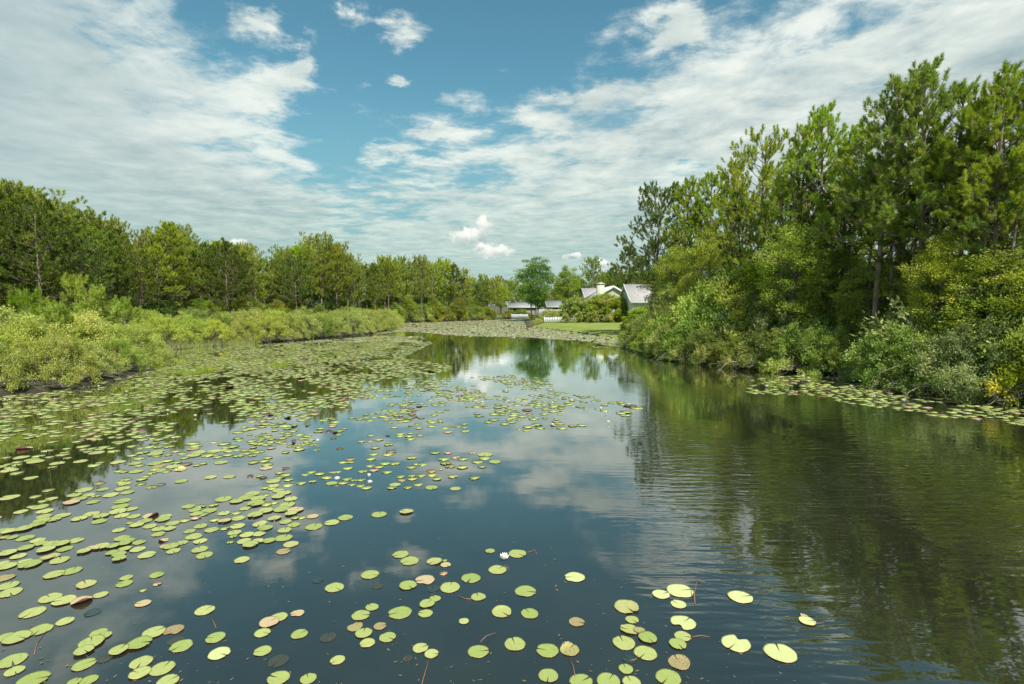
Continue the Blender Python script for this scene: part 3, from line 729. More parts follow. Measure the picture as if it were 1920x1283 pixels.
# flowering bushes at the lawn
for px, ty, D, wd, lb in [(1086,556,86,1.0,'round flowering bush left of the two on the lawn'), (1138,552,86,1.3,'wide yellow-green bush right of the two on the lawn'), (1168,574,84,.8,'small bush between the wide bush and the tiled house'),
                          (1204,575,66,1.3,'bronze green bush at the right end of the lawn'), (1182,598,56,1.0,'low reddish bush where the lawn meets the right bank')]:
    put_top(P_ole[0], px, ty, D, lb, 'bushes around the lawn', wd, 'bush')
for px, ty, D, lb in [(1035,581,90,'pale sparse bush before the white fence'), (1009,597,88,'yellowish bush beside the timber edge')]:
    put_top(P_myr[0], px, ty, D, lb, 'bushes around the lawn', 1.3, 'bush')
for px, ty, D in [(955,582,128), (978,580,129), (1000,592,104), (1188,620,50)]:
    put_top(P_bank[2], px, ty, D, {955: 'small round bush before the low far house', 978: 'dark bush at the right end of the low far house', 1000: 'low bush under the three-trunk tree', 1188: 'dark low bush at the water by the lawn end'}[px], 'bushes around the lawn', 1.2, 'bush')
# marsh grass: uncountable, one object
def grass_patch(name, pts, n, hgt, m, label, seed, w_=.02):
    r = np.random.default_rng(seed); mb = MB(); P = []
    pts = np.array(pts)
    while len(P) < n:
        t = r.random()*(len(pts)-1); i = int(t); f = t-i
        p = pts[i]*(1-f)+pts[i+1]*f
        e = .5; g = np.array([sdist([(p[0]+e, p[1])])[0]-sdist([(p[0]-e, p[1])])[0], sdist([(p[0], p[1]+e)])[0]-sdist([(p[0], p[1]-e)])[0]]); g /= np.linalg.norm(g)+1e-6
        for _ in range(60):
            o = -.3+3.8*r.random()**1.2
            P.append((p[0]+g[0]*o+r.normal()*.25, p[1]+g[1]*o+r.normal()*.25))
    P = np.array(P); z = ground_h(P)
    B = np.column_stack([P, np.maximum(z, -.05)]); D = r.normal(size=(len(P), 3))*.28; D[:, 2] = 1
    mb.needles(B, D, hgt*(.5+.8*r.random(len(P))), w_, r)
    return tag(mb.obj(name, m), label, 'grass', kind='stuff')
grass_patch('marsh_grass', [at(285,662), at(310,658), at(430,648), at(478,644)], 7000, .5, M_reed, 'pale marsh grass fringing the left inlet and shore', 5)
grass_patch('lawn_edge_grass', [at(990,613.5), at(1060,621), at(1110,628), at(1165,638)], 3500, .14, M_reed, 'rough grass along the water edge of the lawn', 6, .03)
discard_unused(ALL_PROTOS)

# ------------------------------------------------------------------ houses, fences
M_cream = plain('cream_siding', (.42, .44, .31), (.38, .40, .28), 1.5, .8)
M_white = plain('white_paint', (.56, .60, .58), (.48, .52, .50), 2, .6)
M_tan = plain('weathered_tan_wall', (.24, .22, .16), (.30, .27, .19), 1.2, .85)
M_greyw = plain('pale_grey_wall', (.42, .45, .43), (.36, .39, .37), 1.2, .85)  # even pale grey, toned down so the far house stands out less
M_chim = plain('chimney_stucco', (.42, .44, .34), (.38, .40, .30), 2, .8)
M_glass = plain('dark_window_glass', (.03, .04, .045), (.05, .06, .06), 1, .1)
def roof_mat(name, c1, c2):
    m, T, p, out = mat(name); tc = T.new('ShaderNodeTexCoord')
    br = T.new('ShaderNodeTexBrick'); T.l.new(tc.outputs['Object'], br.inputs[0]); br.inputs['Scale'].default_value = 1.0
    br.inputs['Color1'].default_value = (*c1, 1); br.inputs['Color2'].default_value = (*c2, 1); br.inputs['Mortar'].default_value = tuple(v*.45 for v in c1)+(1,)
    br.inputs['Brick Width'].default_value = .5; br.inputs['Row Height'].default_value = .3; br.inputs['Mortar Size'].default_value = .035
    n = T.noise(tc.outputs['Object'], 2.2, 5, .7)
    T.l.new(T.mix(T.sstep(n, .5, .72, 0, .55), br.outputs[0], tuple(v*.55 for v in c2)), p.inputs['Base Color']); p.inputs['Roughness'].default_value = .8
    return m
M_tile = roof_mat('pinkish_roof_tiles', (.60, .55, .53), (.54, .50, .48))
M_shing = roof_mat('grey_shingles', (.30, .32, .31), (.24, .26, .25))
def slab(mb, A, B, C, D_, t):
    """roof slab: quad A,B,C,D with thickness t"""
    Q = np.array([A, B, C, D_], float); n = unit(np.cross(Q[1]-Q[0], Q[2]-Q[0])); V = np.vstack([Q, Q+n*t])
    mb.add(V, [(3, 2, 1, 0), (4, 5, 6, 7), (0, 1, 5, 4), (1, 2, 6, 5), (2, 3, 7, 6), (3, 0, 4, 7)])
def gable_house(loc, w, d, eave, ridge, mwall, mroof, label, front=True, along='y', wins=(), over=.4, rz=0):
    root = empty('house', loc, rz); mb = MB()
    if along == 'y':    # gable faces the pond
        V = [(-w/2, 0, 0), (w/2, 0, 0), (w/2, 0, eave), (0, 0, ridge), (-w/2, 0, eave), (-w/2, d, 0), (w/2, d, 0), (w/2, d, eave), (0, d, ridge), (-w/2, d, eave)]
        mb.add(V, [(0, 1, 2, 4), (6, 5, 9, 7), (0, 4, 9, 5), (1, 6, 7, 2)], [(4, 2, 3), (7, 9, 8)])
        r_ = MB(); s = (ridge-eave)/(w/2); o = over
        slab(r_, (0, -o, ridge+.05), (0, d+o, ridge+.05), (-w/2-o, d+o, eave-o*s+.05), (-w/2-o, -o, eave-o*s+.05), .14)
        slab(r_, (w/2+o, -o, eave-o*s+.05), (w/2+o, d+o, eave-o*s+.05), (0.003, d+o, ridge+.05), (0.003, -o, ridge+.05), .14)
        f = MB()
        for sx in (-1, 1):
            f.add([(0, -o-.05, ridge-.22), (0, -o-.05, ridge+.2), (sx*(w/2+o), -o-.05, eave-o*s+.2), (sx*(w/2+o), -o-.05, eave-o*s-.22),
                   (0, -o-.01, ridge-.22), (0, -o-.01, ridge+.2), (sx*(w/2+o), -o-.01, eave-o*s+.2), (sx*(w/2+o), -o-.01, eave-o*s-.22)], [(0, 1, 2, 3), (7, 6, 5, 4), (1, 5, 6, 2), (0, 3, 7, 4)])
    else:
        V = [(0, 0, 0), (w, 0, 0), (w, d, 0), (0, d, 0), (0, 0, eave), (w, 0, eave), (w, d, eave), (0, d, eave), (0, d/2, ridge), (w, d/2, ridge)]
        mb.add(V, [(0, 1, 5, 4), (2, 3, 7, 6), (3, 0, 4, 7), (1, 2, 6, 5)], [(4, 8, 7), (5, 6, 9)])
        r_ = MB(); s = (ridge-eave)/(d/2); o = over
        slab(r_, (-o, -o, eave-o*s+.05), (w+o, -o, eave-o*s+.05), (w+o, d/2, ridge+.05), (-o, d/2, ridge+.05), .14)
        slab(r_, (-o, d/2+.003, ridge+.05), (w+o, d/2+.003, ridge+.05), (w+o, d+o, eave-o*s+.05), (-o, d+o, eave-o*s+.05), .14)
        f = MB(); f.box(-o, w+o, -o-.09, -o-.03, eave-o*s-.1, eave-o*s+.16)
        f.add([(-o-.08, -o, eave-o*s-.15), (-o-.08, d/2, ridge-.12), (-o-.08, d/2, ridge+.22), (-o-.08, -o, eave-o*s+.2), (-o-.02, -o, eave-o*s-.15), (-o-.02, d/2, ridge-.12), (-o-.02, d/2, ridge+.22), (-o-.02, -o, eave-o*s+.2)],
              [(0, 3, 2, 1), (4, 5, 6, 7), (3, 7, 6, 2), (0, 1, 5, 4)])
    mb.obj('wall', mwall, root); rf = r_.obj('roof', mroof, root); f.obj('fascia', M_white, root)
    for wx, wz, ww, wh in wins:
        wn = MB(); wn.box(wx-.08, wx+ww+.08, -.08, -.01, wz-.08, wz); wn.box(wx-.08, wx+ww+.08, -.08, -.01, wz+wh, wz+wh+.08); wn.box(wx-.08, wx, -.08, -.01, wz, wz+wh); wn.box(wx+ww, wx+ww+.08, -.08, -.01, wz, wz+wh)
        wo = wn.obj('window', M_white, root); g = MB(); g.box(wx, wx+ww, -.05, -.012, wz, wz+wh); g.obj('pane', M_glass, wo)
    tag(root, label, 'house')
    return root, rf
X, Y, Z = atD(1150, 535, 100)
h1, rf1 = gable_house((X, 100, .6), 9.2, 11, 3.3, Z-.6-.25, M_cream, M_tile, 'cream house with broad front gable and tall chimney behind the bushes', wins=[(-2.6, .9, 1.2, 1.3), (1.2, .9, 1.4, 1.3)])
ch = MB(); cx = atD(1126.5, 540, 99)[0]-X; zt = atD(1126, 531.5, 99)[2]-.6
ch.box(cx-.66, cx+.66, -1.05, -.03, 0, zt-.2); ch.box(cx-.76, cx+.76, -1.15, .07, zt-.2, zt); ch.box(cx-.35, cx+.35, -.8, -.3, zt, zt+.22)
ch.obj('chimney', M_chim, h1)
A = atD(1170, 534, 84); B = atD(1175, 567, 80)
h2, _ = gable_house((A[0]+.5, 80, .6), 14, 9, 3.15, A[2]-.6-.1, M_white, M_tile, 'house with pinkish tiled roof half hidden by the right trees', along='x', wins=[(1, .9, 1.4, 1.2), (5, .9, 1.6, 1.2)])
A = atD(1092, 541, 118)
gable_house((A[0]+.3, 113, .7), 9, 10, 3.6, A[2]-.7-.1, M_white, M_tile, 'low pinkish roof showing left of the chimney behind the cream house', along='x')
A = atD(948, 570, 138); gable_house((A[0]+1, 134, .8), 6.5, 7, 1.9, 2.9, M_tan, M_shing, 'low grey-roofed house at the far end of the pond', along='x', wins=[(.8, .6, 1.0, .9), (2.6, .6, 1.0, .9)])
A = atD(1022, 566, 130); gable_house((A[0]+.5, 126, .8), 7, 8, 2.0, 3.3, M_greyw, M_shing, 'pale house glimpsed between the three-trunk tree and the fence', along='x', wins=[(1.2, .8, 1.1, .9)])
A = atD(1250, 545, 72); gable_house((A[0], 72, .6), 9, 8, 2.7, 5.0, M_white, M_tile, 'pale house glimpsed through the trees right of the tiled roof', along='x', wins=[(2, .9, 1.2, 1.2)])
A = atD(1840, 520, 56); gable_house((A[0], 58, .6), 12, 9, 5.0, 8.0, M_white, M_shing, 'white house glimpsed between trunks at the far right', along='x', wins=[(2, 3.0, 1.2, 1.4), (6, 3.0, 1.2, 1.4)])
A = atD(1610, 520, 60); gable_house((A[0], 64, .6), 11, 9, 4.4, 7.2, M_white, M_shing, 'white house glimpsed deep between the trunks of the right wood', along='x', wins=[(2, 2.6, 1.2, 1.4), (6, 2.6, 1.2, 1.4)])
def fence(p0, p1, h, label, gap=.13, pw=.09):
    (x0, y0), (x1, y1) = p0, p1; L = math.hypot(x1-x0, y1-y0); g = gz((x0+x1)/2, (y0+y1)/2)
    root = empty('picket_fence', (x0, y0, g), math.atan2(y1-y0, x1-x0)); mb = MB(); n = int(L/gap)
    for i in range(n): mb.box(i*gap, i*gap+pw, -.02, 0, .05, h)
    mb.obj('pickets', M_white, root); rl = MB(); rl.box(0, L, .003, .045, .25, .33); rl.box(0, L, .003, .045, h-.3, h-.22); rl.obj('rail', M_white, root)
    for i in range(int(L/2.4)+1):
        ps = MB(); q = min(L-.05, i*2.4); ps.box(q-.05, q+.05, .05, .15, 0, h+.1); ps.box(q-.07, q+.07, .03, .17, h+.1, h+.14); ps.obj('post', M_white, root)
    tag(root, label, 'fence')
fence(at(1021,605.5,.4), at(1062,604.5,.4), .95, 'low white picket fence left of the flowering bushes', .34, .2)
fence((atD(1063,600,93)[0], 93), (atD(1170,600,91)[0], 91), .9, 'white picket fence running behind the two lawn bushes', .34, .2)
fence((atD(959,590,124)[0], 124), (atD(991,590,122)[0], 122), 1.0, 'white fence before the low far house')
fence((atD(1005,590,112)[0], 112), (atD(1062,590,104)[0], 104), 1.9, 'tall white fence behind the three-trunk tree', .16, .15)
M_post = plain('dark_timber', (.06, .05, .035), (.10, .085, .06), 8, .9, (1, 1, 1))
p0 = at(988, 614, .1); p1 = (atD(1022, 604, 86)[0], 86)
tb = empty('timber_edging', (p0[0], p0[1], 0), math.atan2(p1[1]-p0[1], p1[0]-p0[0])); L = math.hypot(p1[0]-p0[0], p1[1]-p0[1])
for k in range(2):
    b_ = MB(); b_.box(0, L, -.09, .09, -.1+k*.263, .16+k*.263); b_.obj('beam', M_post, tb)
for k in range(5):
    b_ = MB(); q = L*(k+.5)/5; b_.tube([(q, -.17, -.4), (q, -.17, .52)], .08, 7); b_.obj('post', M_post, tb)
tag(tb, 'dark timber edging sloping into the pond beside the lawn', 'edging')
b_ = MB(); X, Y, _ = atD(1019, 605, 88); b_.tube([(X, Y, gz(X, Y)-.2), (X, Y, 2.1)], [.07, .06], 8); b_.tube([(X, Y, 2.1), (X, Y, 2.16)], [.09, .03], 8)
tag(b_.obj('wooden_post', M_post), 'slim dark post standing beside the low picket fence', 'post')

# ------------------------------------------------------------------ lily pads
def pad_mat(name, c1, c2, blotch, amt, rimc=None, attr=False):
    m, T, p, out = mat(name); tc = T.new('ShaderNodeTexCoord'); oi = T.new('ShaderNodeObjectInfo')
    if attr:
        at_ = T.new('ShaderNodeAttribute'); at_.attribute_name = 'tint'; c = at_.outputs['Color']
        geo = T.new('ShaderNodeNewGeometry'); n = T.noise(geo.outputs['Position'], 22, 3, .6)
        c = T.mix(T.sstep(n, .5, .8, 0, .35), c, (.16, .15, .06))
    else:
        v = T.new('ShaderNodeVectorMath', operation='ADD'); T.l.new(tc.outputs['Object'], v.inputs[0]); T.l.new(T.comb(T.math('MULTIPLY', oi.outputs['Random'], 40.0), 3.0, 0.0), v.inputs[1])
        pos = v.outputs[0]
        n = T.noise(pos, 2.4, 5, .65); c = T.mix(oi.outputs['Random'], c1, c2)
        c = T.mix(T.sstep(n, .45, .7, 0, .4), c, tuple(x*.72 for x in c1))
        n2 = T.noise(pos, 7, 6, .75); c = T.mix(T.sstep(n2, .62-amt*.25, .74-amt*.22, 0, 1), c, blotch)
        # radial veins and midrib
        sep = T.new('ShaderNodeSeparateXYZ'); T.l.new(tc.outputs['Object'], sep.inputs[0])
        ang = T.math('ARCTAN2', sep.outputs[1], sep.outputs[0]); vein = T.math('POWER', T.math('ABSOLUTE', T.math('COSINE', T.math('MULTIPLY', ang, 9.0))), 24.0)
        rad = T.math('SQRT', T.math('ADD', T.math('MULTIPLY', sep.outputs[0], sep.outputs[0]), T.math('MULTIPLY', sep.outputs[1], sep.outputs[1])))
        c = T.mix(T.math('MULTIPLY', vein, .22), c, tuple(min(1, x*1.5) for x in c2))
        rn = T.math('ADD', rad, T.math('MULTIPLY', T.math('SUBTRACT', n2, .5), .35))
        c = T.mix(T.sstep(rn, .9, 1.02, 0, .75), c, rimc or (.20, .15, .06))
    T.l.new(c, p.inputs['Base Color']); p.inputs['Roughness'].default_value = .42; p.inputs['Specular IOR Level'].default_value = .45
    return m
PM = {'g': pad_mat('green_pad', (.24, .305, .075), (.39, .415, .145), (.20, .15, .05), -.35),
      'y': pad_mat('pale_pad', (.46, .50, .20), (.52, .54, .25), (.22, .15, .06), -.2),
      'p': pad_mat('pinkish_pad', (.42, .36, .17), (.46, .34, .20), (.26, .12, .07), .15, (.30, .12, .07)),
      'b': pad_mat('brown_pad', (.34, .33, .12), (.32, .24, .12), (.14, .07, .035), .55, (.10, .05, .03)),
      'r': pad_mat('red_rim_pad', (.33, .36, .11), (.38, .37, .14), (.22, .13, .07), .1, (.15, .05, .03)),
      's': M_sunk, 'S': M_sunk_brown}
M_under = plain('red_brown_underside', (.20, .06, .045), (.12, .035, .03), 6, .5)
def pad_mesh(kind, seed, style='flat'):
    r = np.random.default_rng(seed); N = 44; notch = R(r.uniform(4, 13)); rings = [0, .3, .62, .86, 1.0]
    ang = np.linspace(notch/2, 2*np.pi-notch/2, N); ph = r.random(4)*6
    edge = 1+.018*np.sin(3*ang+ph[0])+.012*np.sin(7*ang+ph[1])+.008*np.sin(17*ang+ph[2])
    edge *= 1+.12*np.exp(-((ang-notch/2)/.25)**2)*0+0
    # rounded lobes beside the notch
    edge *= 1-.10*np.exp(-(ang/.14)**2)-.10*np.exp(-((2*np.pi-ang)/.14)**2)
    for _ in range(r.integers(1, 4)):       # nibbled bites at the rim
        a0 = r.uniform(.4, 5.9); edge *= 1-r.uniform(.03, .11)*np.exp(-((ang-a0)/r.uniform(.04, .1))**2)
    if style == 'bitten':
        a0 = r.uniform(2, 4); edge *= 1-.5*np.exp(-((ang-a0)/.38)**4)
    if style == 'half': edge *= 1-.35*np.exp(-((ang-1.0)/.55)**2)
    V = [(0, 0, .0)]; 
    for q in rings[1:]:
        rr = q*edge if q > .5 else q*np.ones(N)
        x = rr*np.cos(ang); y = rr*np.sin(ang)
        z = .012*np.sin(2*ang+ph[3])*q**2+.01*np.sin(5*ang+ph[1])*q**3
        if q == 1.0: z = z+.012*(1+np.sin(4*ang+ph[2]))
        if style in ('cup', 'curl'):
            a0 = ph[0]; k = np.clip(np.cos(ang-a0), 0, 1)**(2 if style == 'curl' else .6)
            z = z+(.42 if style == 'curl' else .16)*k*q**4; x = x*(1-(.30 if style == 'curl' else .05)*k*q**3); y = y*(1-(.30 if style == 'curl' else .05)*k*q**3)
        V += list(zip(x, y, z))
    V = np.array(V); n1 = len(V); B = V.copy(); B[:, 2] -= .022; V = np.vstack([V, B])
    tr = [(0, 1+i, 2+i) for i in range(N-1)]; q = []
    for k in range(3):
        a = 1+k*N; b = a+N
        q += [(a+i, b+i, b+i+1, a+i+1) for i in range(N-1)]
    e = 1+3*N
    qb = [(n1+d_, n1+c_, n1+b_, n1+a_) for a_, b_, c_, d_ in q]; tb_ = [(n1+c_, n1+b_, n1+a_) for a_, b_, c_ in tr]
    side = [(e+i, n1+e+i, n1+e+i+1, e+i+1) for i in range(N-1)]
    midx = [0]*len(q)+[1]*len(qb)+[1]*len(side)+[0]*len(tr)+[1]*len(tb_)
    return mesh_np('lily_pad', V, [np.array(q+qb+side), np.array(tr+tb_)], [PM[kind], M_under if kind not in 'sS' else PM[kind]], True, midx)
PADS = {k: [pad_mesh(k, 100+ord(k)*7+i, st) for i, st in enumerate({'g': ['flat']*6, 'y': ['flat']*3, 'p': ['flat', 'half', 'flat'], 'b': ['flat', 'half', 'cup', 'curl'], 'r': ['cup', 'cup', 'flat'], 's': ['flat']*2, 'S': ['flat']*2}[k])] for k in 'gyprbsS'}
PADS['c'] = [pad_mesh('b', 900, 'curl'), pad_mesh('r', 901, 'curl'), pad_mesh('p', 903, 'curl')]
PADS['h'] = [pad_mesh('y', 910, 'bitten'), pad_mesh('g', 911, 'bitten')]
G = 'g'
cropA = '''45,270,110 118,287,90 165,235,95 165,170,100 80,165,70 30,165,60 245,185,85 260,205,80 295,247,105 330,208,90 395,208,100 418,240,95 490,185,90 155,112,100 20,120,80 60,130,90
345,50,90 400,25,100 240,85,95 270,60,100 285,30,90 640,62,90 510,45,90 590,15,100 650,30,90 20,330,70 45,352,115 155,325,95 195,340,130 300,300,90,r 345,285,80,r 385,312,115 350,405,120 465,380,115
30,425,120,b 55,475,120 65,520,140 325,555,140 412,573,140 525,577,120,c 555,467,115,r 648,535,90 812,425,78 800,463,98 1008,407,88 765,118,78 785,170,95 820,190,90 800,205,80 725,225,80 650,228,100
590,240,80,p 540,258,80 720,265,80 765,278,85 768,305,82 803,240,85,r 885,243,95 895,197,78 945,278,108 1010,467,50,p 1050,185,66,c 1062,222,70,p 1100,222,100 1170,200,75 1115,253,88 785,25,90 860,30,80
835,72,50 880,85,85 930,60,90 965,93,85 970,25,100,c 1045,50,90 1065,30,80 1020,110,85 1020,145,85 1090,110,75 1110,75,90 1190,57,65 1260,42,65,p 1265,15,80 1220,126,75 1290,93,85 1310,18,60 1247,160,103
1287,190,85 1285,243,100 1315,280,108 1360,117,90 1380,55,60 1445,60,85,r 1445,110,60 1480,198,45 1533,42,88 1528,92,95 1508,135,90 1500,160,50 1570,190,90 1587,150,90 1665,143,80 1610,215,100 1655,193,80
1730,187,85 1825,168,110 1830,118,90 1705,105,100 1670,80,95,r 1640,23,100 1765,42,95,r 1835,65,80 1870,15,80 1900,40,60 1890,85,80 1870,210,100,r 1823,256,90,b 1555,310,98 1440,10,80 1520,8,60
210,648,145 595,648,98,s 420,705,105 920,590,98,p 920,506,40,s 1317,635,125 30,808,100 110,810,155 258,760,138 635,780,100 675,797,85 590,845,155 540,900,115 540,984,138 790,862,80,S 765,897,118 897,850,148
990,778,138 1115,762,130,b 1130,830,100,S 1165,865,140 80,958,165 95,1025,112 215,1080,185 480,1098,80 572,1085,110 908,970,140 900,1040,130 1045,1008,155 1080,1090,135 675,945,95,S 1385,810,122 1410,912,138,y
1688,897,115 1687,780,105 1730,712,125,p 1795,678,110 1790,960,135,S 1790,1070,150 1912,655,92,p 1925,788,110'''
cropB = '''18,38,60 90,30,80,p 97,97,115 213,70,100 300,38,100 517,18,100 692,0,95,r 655,275,112 713,317,125 872,320,103,r 945,342,70,p 938,317,35 930,397,55,p 458,405,122 125,442,75,s 230,488,130 505,480,75,S
702,475,122 812,440,132,p 865,495,90,s 973,487,142 1107,428,127 1155,548,98 1230,253,65 1406,270,120 1278,374,120 1775,421,138,y 1458,512,145 1305,645,137,r 1485,655,125 1062,705,70 825,593,108 877,560,78
815,655,100 652,650,158 472,614,92 399,666,122 362,740,110,b 523,737,85,b 418,783,112 442,845,102 572,808,110 190,808,110,S 700,945,70,S 250,955,100 783,877,108 854,914,95 1155,900,145 1390,852,147
1600,893,152 1740,888,135,b 1787,710,108,b 1605,1055,135 1815,1095,160 62,1075,110'''
cropC = '''683,463,118,y 805,440,178,y 795,527,105,y 1193,480,162,y 462,545,178,r 497,627,90 480,690,130,r 545,700,80,b 444,775,158 597,745,128 583,842,152 457,943,102 825,645,165,h 823,733,113 790,785,120 800,903,150,b
730,1000,170 495,1030,130 345,1020,160 1165,778,200,h 1450,840,205,y 1623,637,105,y 1600,605,60,c 480,880,90,s'''
cropD = '''955,915,65 1020,912,50,p 1083,902,75 1157,940,75 1055,963,75 1245,860,70 1308,877,65 1392,868,70 1175,993,80,b 1045,1010,80 1150,1013,90 1023,1048,80 1330,1038,85 1505,1000,85 1600,1003,60,p 870,1050,80,r 815,1072,75
870,1072,60 850,1117,80 962,1140,75 1045,1133,75,p 1145,1147,80 1130,1083,80 1205,1083,78 1085,1108,75 1020,1098,70 1328,1110,80 1410,1088,85 1370,1085,60 1570,1048,90 1660,1035,70,p 1715,1047,85 1585,1080,90 1620,1103,85,r
1710,1110,90 1815,1070,70 1480,1138,85,r 1400,1170,85 1480,1168,80 1330,1175,60 1335,1197,80 1245,1180,75 1258,1205,70,r 1205,1240,90 1180,1265,75 1380,1240,75 1300,1262,70 1480,1262,100 1640,1180,80 1800,1190,90 1660,1270,90
1520,1198,75 1550,1125,35 735,1147,60,r 765,1145,70 640,1160,80 695,1188,85 845,1200,75 900,1207,60 950,1205,70 815,1228,80 880,1240,60 945,1247,65 990,1265,85 730,1230,90 585,1218,60 500,1230,75 405,1205,70 385,1168,80
400,1243,80 530,1165,60 575,1147,70 325,908,55,b 445,912,40,c 742,890,50,b 790,970,60,b 785,865,60 825,820,40,p 755,847,40,c 550,797,40,c 448,802,50,c 165,800,45,c 270,718,40,c 395,737,55,c 385,1118,60,c 215,1187,60,c 115,1182,50,c 1150,872,35,c 445,925,35,c 1250,735,40,c 1345,693,45,c'''
cropE = '''110,1088,75,p 215,1103,140 40,1138,80 210,1133,100 152,1163,100 297,1163,105 190,1203,75 35,1205,90'''
pads = []   # x, y, r, kind
def addcrop(txt, ox, oy, s):
    for tok in txt.split():
        f = tok.split(','); px, py, w_ = ox+float(f[0])/s, oy+float(f[1])/s, float(f[2])/s
        x, y = at(px, py); d = math.hypot(y, CH)
        pads.append([x, y, .95*w_/2*(y*CP+CH*SP)/F, f[3] if len(f) > 3 else 'g', 1])
addcrop(cropA, 0, 960, 3.4286); addcrop(cropB, 560, 960, 3.4286); addcrop(cropC, 1040, 980, 3.4286); addcrop(cropD, 440, 600, 4.009); addcrop(cropE, 860, 600, 4.3636)
# random rest by photo region: polygon, share of water covered, mean radius
def inpoly(px, py, poly):
    c = False; n = len(poly)
    for i in range(n):
        x0, y0 = poly[i]; x1, y1 = poly[i-1]
        if (y0 > py) != (y1 > py) and px < (x1-x0)*(py-y0)/(y1-y0)+x0: c = not c
    return c
zones = [
 ([(-30,735),(130,725),(290,690),(430,665),(470,690),(420,740),(250,790),(120,830),(-30,860)], .33, .135),
 ([(-30,860),(120,830),(250,790),(420,740),(480,810),(330,880),(150,900),(-30,985)], .2, .12),
 ([(-30,985),(150,900),(330,880),(480,810),(640,795),(640,830),(450,900),(440,960),(-30,963)], .2, .108),
 ([(440,960),(450,880),(560,830),(640,830),(530,890),(560,960)], .22, .108),
 ([(330,668),(430,652),(560,641),(720,630),(790,632),(810,645),(690,700),(640,790),(480,810),(420,740),(470,690)], .40, .145),
 ([(290,692),(420,654),(330,690)], .35, .15),
 ([(690,700),(720,668),(840,682),(845,693),(760,718),(690,722)], .36, .16),
 ([(640,722),(800,712),(950,703),(1030,712),(1060,735),(1165,752),(1180,790),(1050,806),(940,812),(800,800),(700,790),(640,790)], .20, .13),
 ([(1150,752),(1185,748),(1200,765),(1170,775)], .3, .19),
 ([(650,790),(940,812),(900,825),(700,825)], .07, .12),
 ([(740,607),(930,600),(985,598),(1000,603),(985,615),(1060,623),(1165,640),(1150,644),(1000,634),(860,630),(760,622),(700,628)], .93, .15),
 ([(990,612),(1160,636),(1230,655),(1220,661),(1150,650),(1100,641),(1000,634)], .7, .19),
 ([(1110,650),(1150,651),(1145,653),(1105,653)], .6, .2),
 ([(1410,712),(1500,703),(1620,712),(1700,735),(1800,752),(1940,765),(1940,800),(1860,790),(1760,782),(1690,770),(1580,755),(1530,742),(1400,738)], .42, .155)]
cell = .4; grid = {}
def gput(i, p): grid.setdefault((int(p[0]//cell), int(p[1]//cell)), []).append(i)
for i, p in enumerate(pads): gput(i, p)
def clash(x, y, r, tol):
    cx, cy = int(x//cell), int(y//cell)
    for a in (-1, 0, 1):
        for b in (-1, 0, 1):
            for j in grid.get((cx+a, cy+b), ()):
                q = pads[j]
                if (q[0]-x)**2+(q[1]-y)**2 < ((q[2]+r)*tol)**2: return True
    return False
def cl_noise(x, y): return .5+.28*math.sin(x*1.7+1.3*math.sin(y*.9))+.22*math.sin(y*1.1+2*math.sin(x*.8+1))+.15*math.sin(x*4.1+y*3.3)
for poly, cov, mr in zones:
    W = np.array([at(*p) for p in poly]); x0, y0 = W.min(0); x1, y1 = W.max(0)
    wp = [tuple(p) for p in W]
    a_ = .5*abs(sum(wp[i][0]*wp[i-1][1]-wp[i-1][0]*wp[i][1] for i in range(len(wp))))
    far = y0 > 38; mr_ = mr*(1.35 if cov > .6 else 1)
    n = int(a_*cov/(math.pi*mr_*mr_)*(1.35 if cov < .6 else 1.25)); tries = 0; k = 0
    n = min(n, 14000)
    while k < n and tries < n*14:
        tries += 1
        x = random.uniform(x0, x1); y = random.uniform(y0, y1)
        if not inpoly(x, y, wp): continue
        if cov < .6 and random.random() > min(1, max(.05, cl_noise(x, y))**1.5*1.3): continue
        r = mr_*random.uniform(.62, 1.25)
        if clash(x, y, r, .72 if cov < .6 else .55): continue
        u_ = random.random()
        kind = 'g' if u_ < .87 else 'p' if u_ < .91 else 'r' if u_ < .96 else 'b' if u_ < .99 else 'c'
        if cov > .6: kind = 'g' if u_ < .84 else 'p' if u_ < .96 else 'b'
        pads.append([x, y, r, kind, 0]); gput(len(pads)-1, pads[-1]); k += 1
print('pads', len(pads))
A_ = np.array([(p[0], p[1]) for p in pads]); keep = sdist(A_) < .15
pads = [p for p, k in zip(pads, keep) if k]
def app_size(p): return p[2]**2/(p[1]**3)
def in_view(p):
    q = proj(p[0], p[1]); m = p[2]*F/p[1]; return -m < q[0] < PW+m and q[1] < PH+m
order = sorted([i for i, p in enumerate(pads) if in_view(p)], key=lambda i: -app_size(pads[i]))
single = set(order[:300])
KN = {'g': 'green lily pads', 'y': 'pale yellowish lily pads', 'p': 'pinkish lily pads', 'b': 'brown blotched lily pads', 'r': 'red-rimmed lily pads', 's': 'dull green sunken lily pads', 'S': 'brown sunken lily pads', 'c': 'curled dark-edged lily pads', 'h': 'bitten lily pads'}
def cell_name(px, py):
    c = min(7, max(0, int(px//240))); rws = [(0, 'upper'), (850, 'back'), (905, 'middle back'), (950, 'middle'), (990, 'middle front'), (1040, 'lower'), (1110, 'front'), (1190, 'bottom edge')]
    rn = [b for a, b in rws if py >= a][-1]
    return rn, ['far left', 'left', 'left of centre', 'centre left', 'centre right', 'right of centre', 'right', 'far right'][c]
cells = {}
for i in single:
    q = proj(pads[i][0], pads[i][1]); cells.setdefault((cell_name(*q), pads[i][3]), []).append((q[0], i))
labels = {}
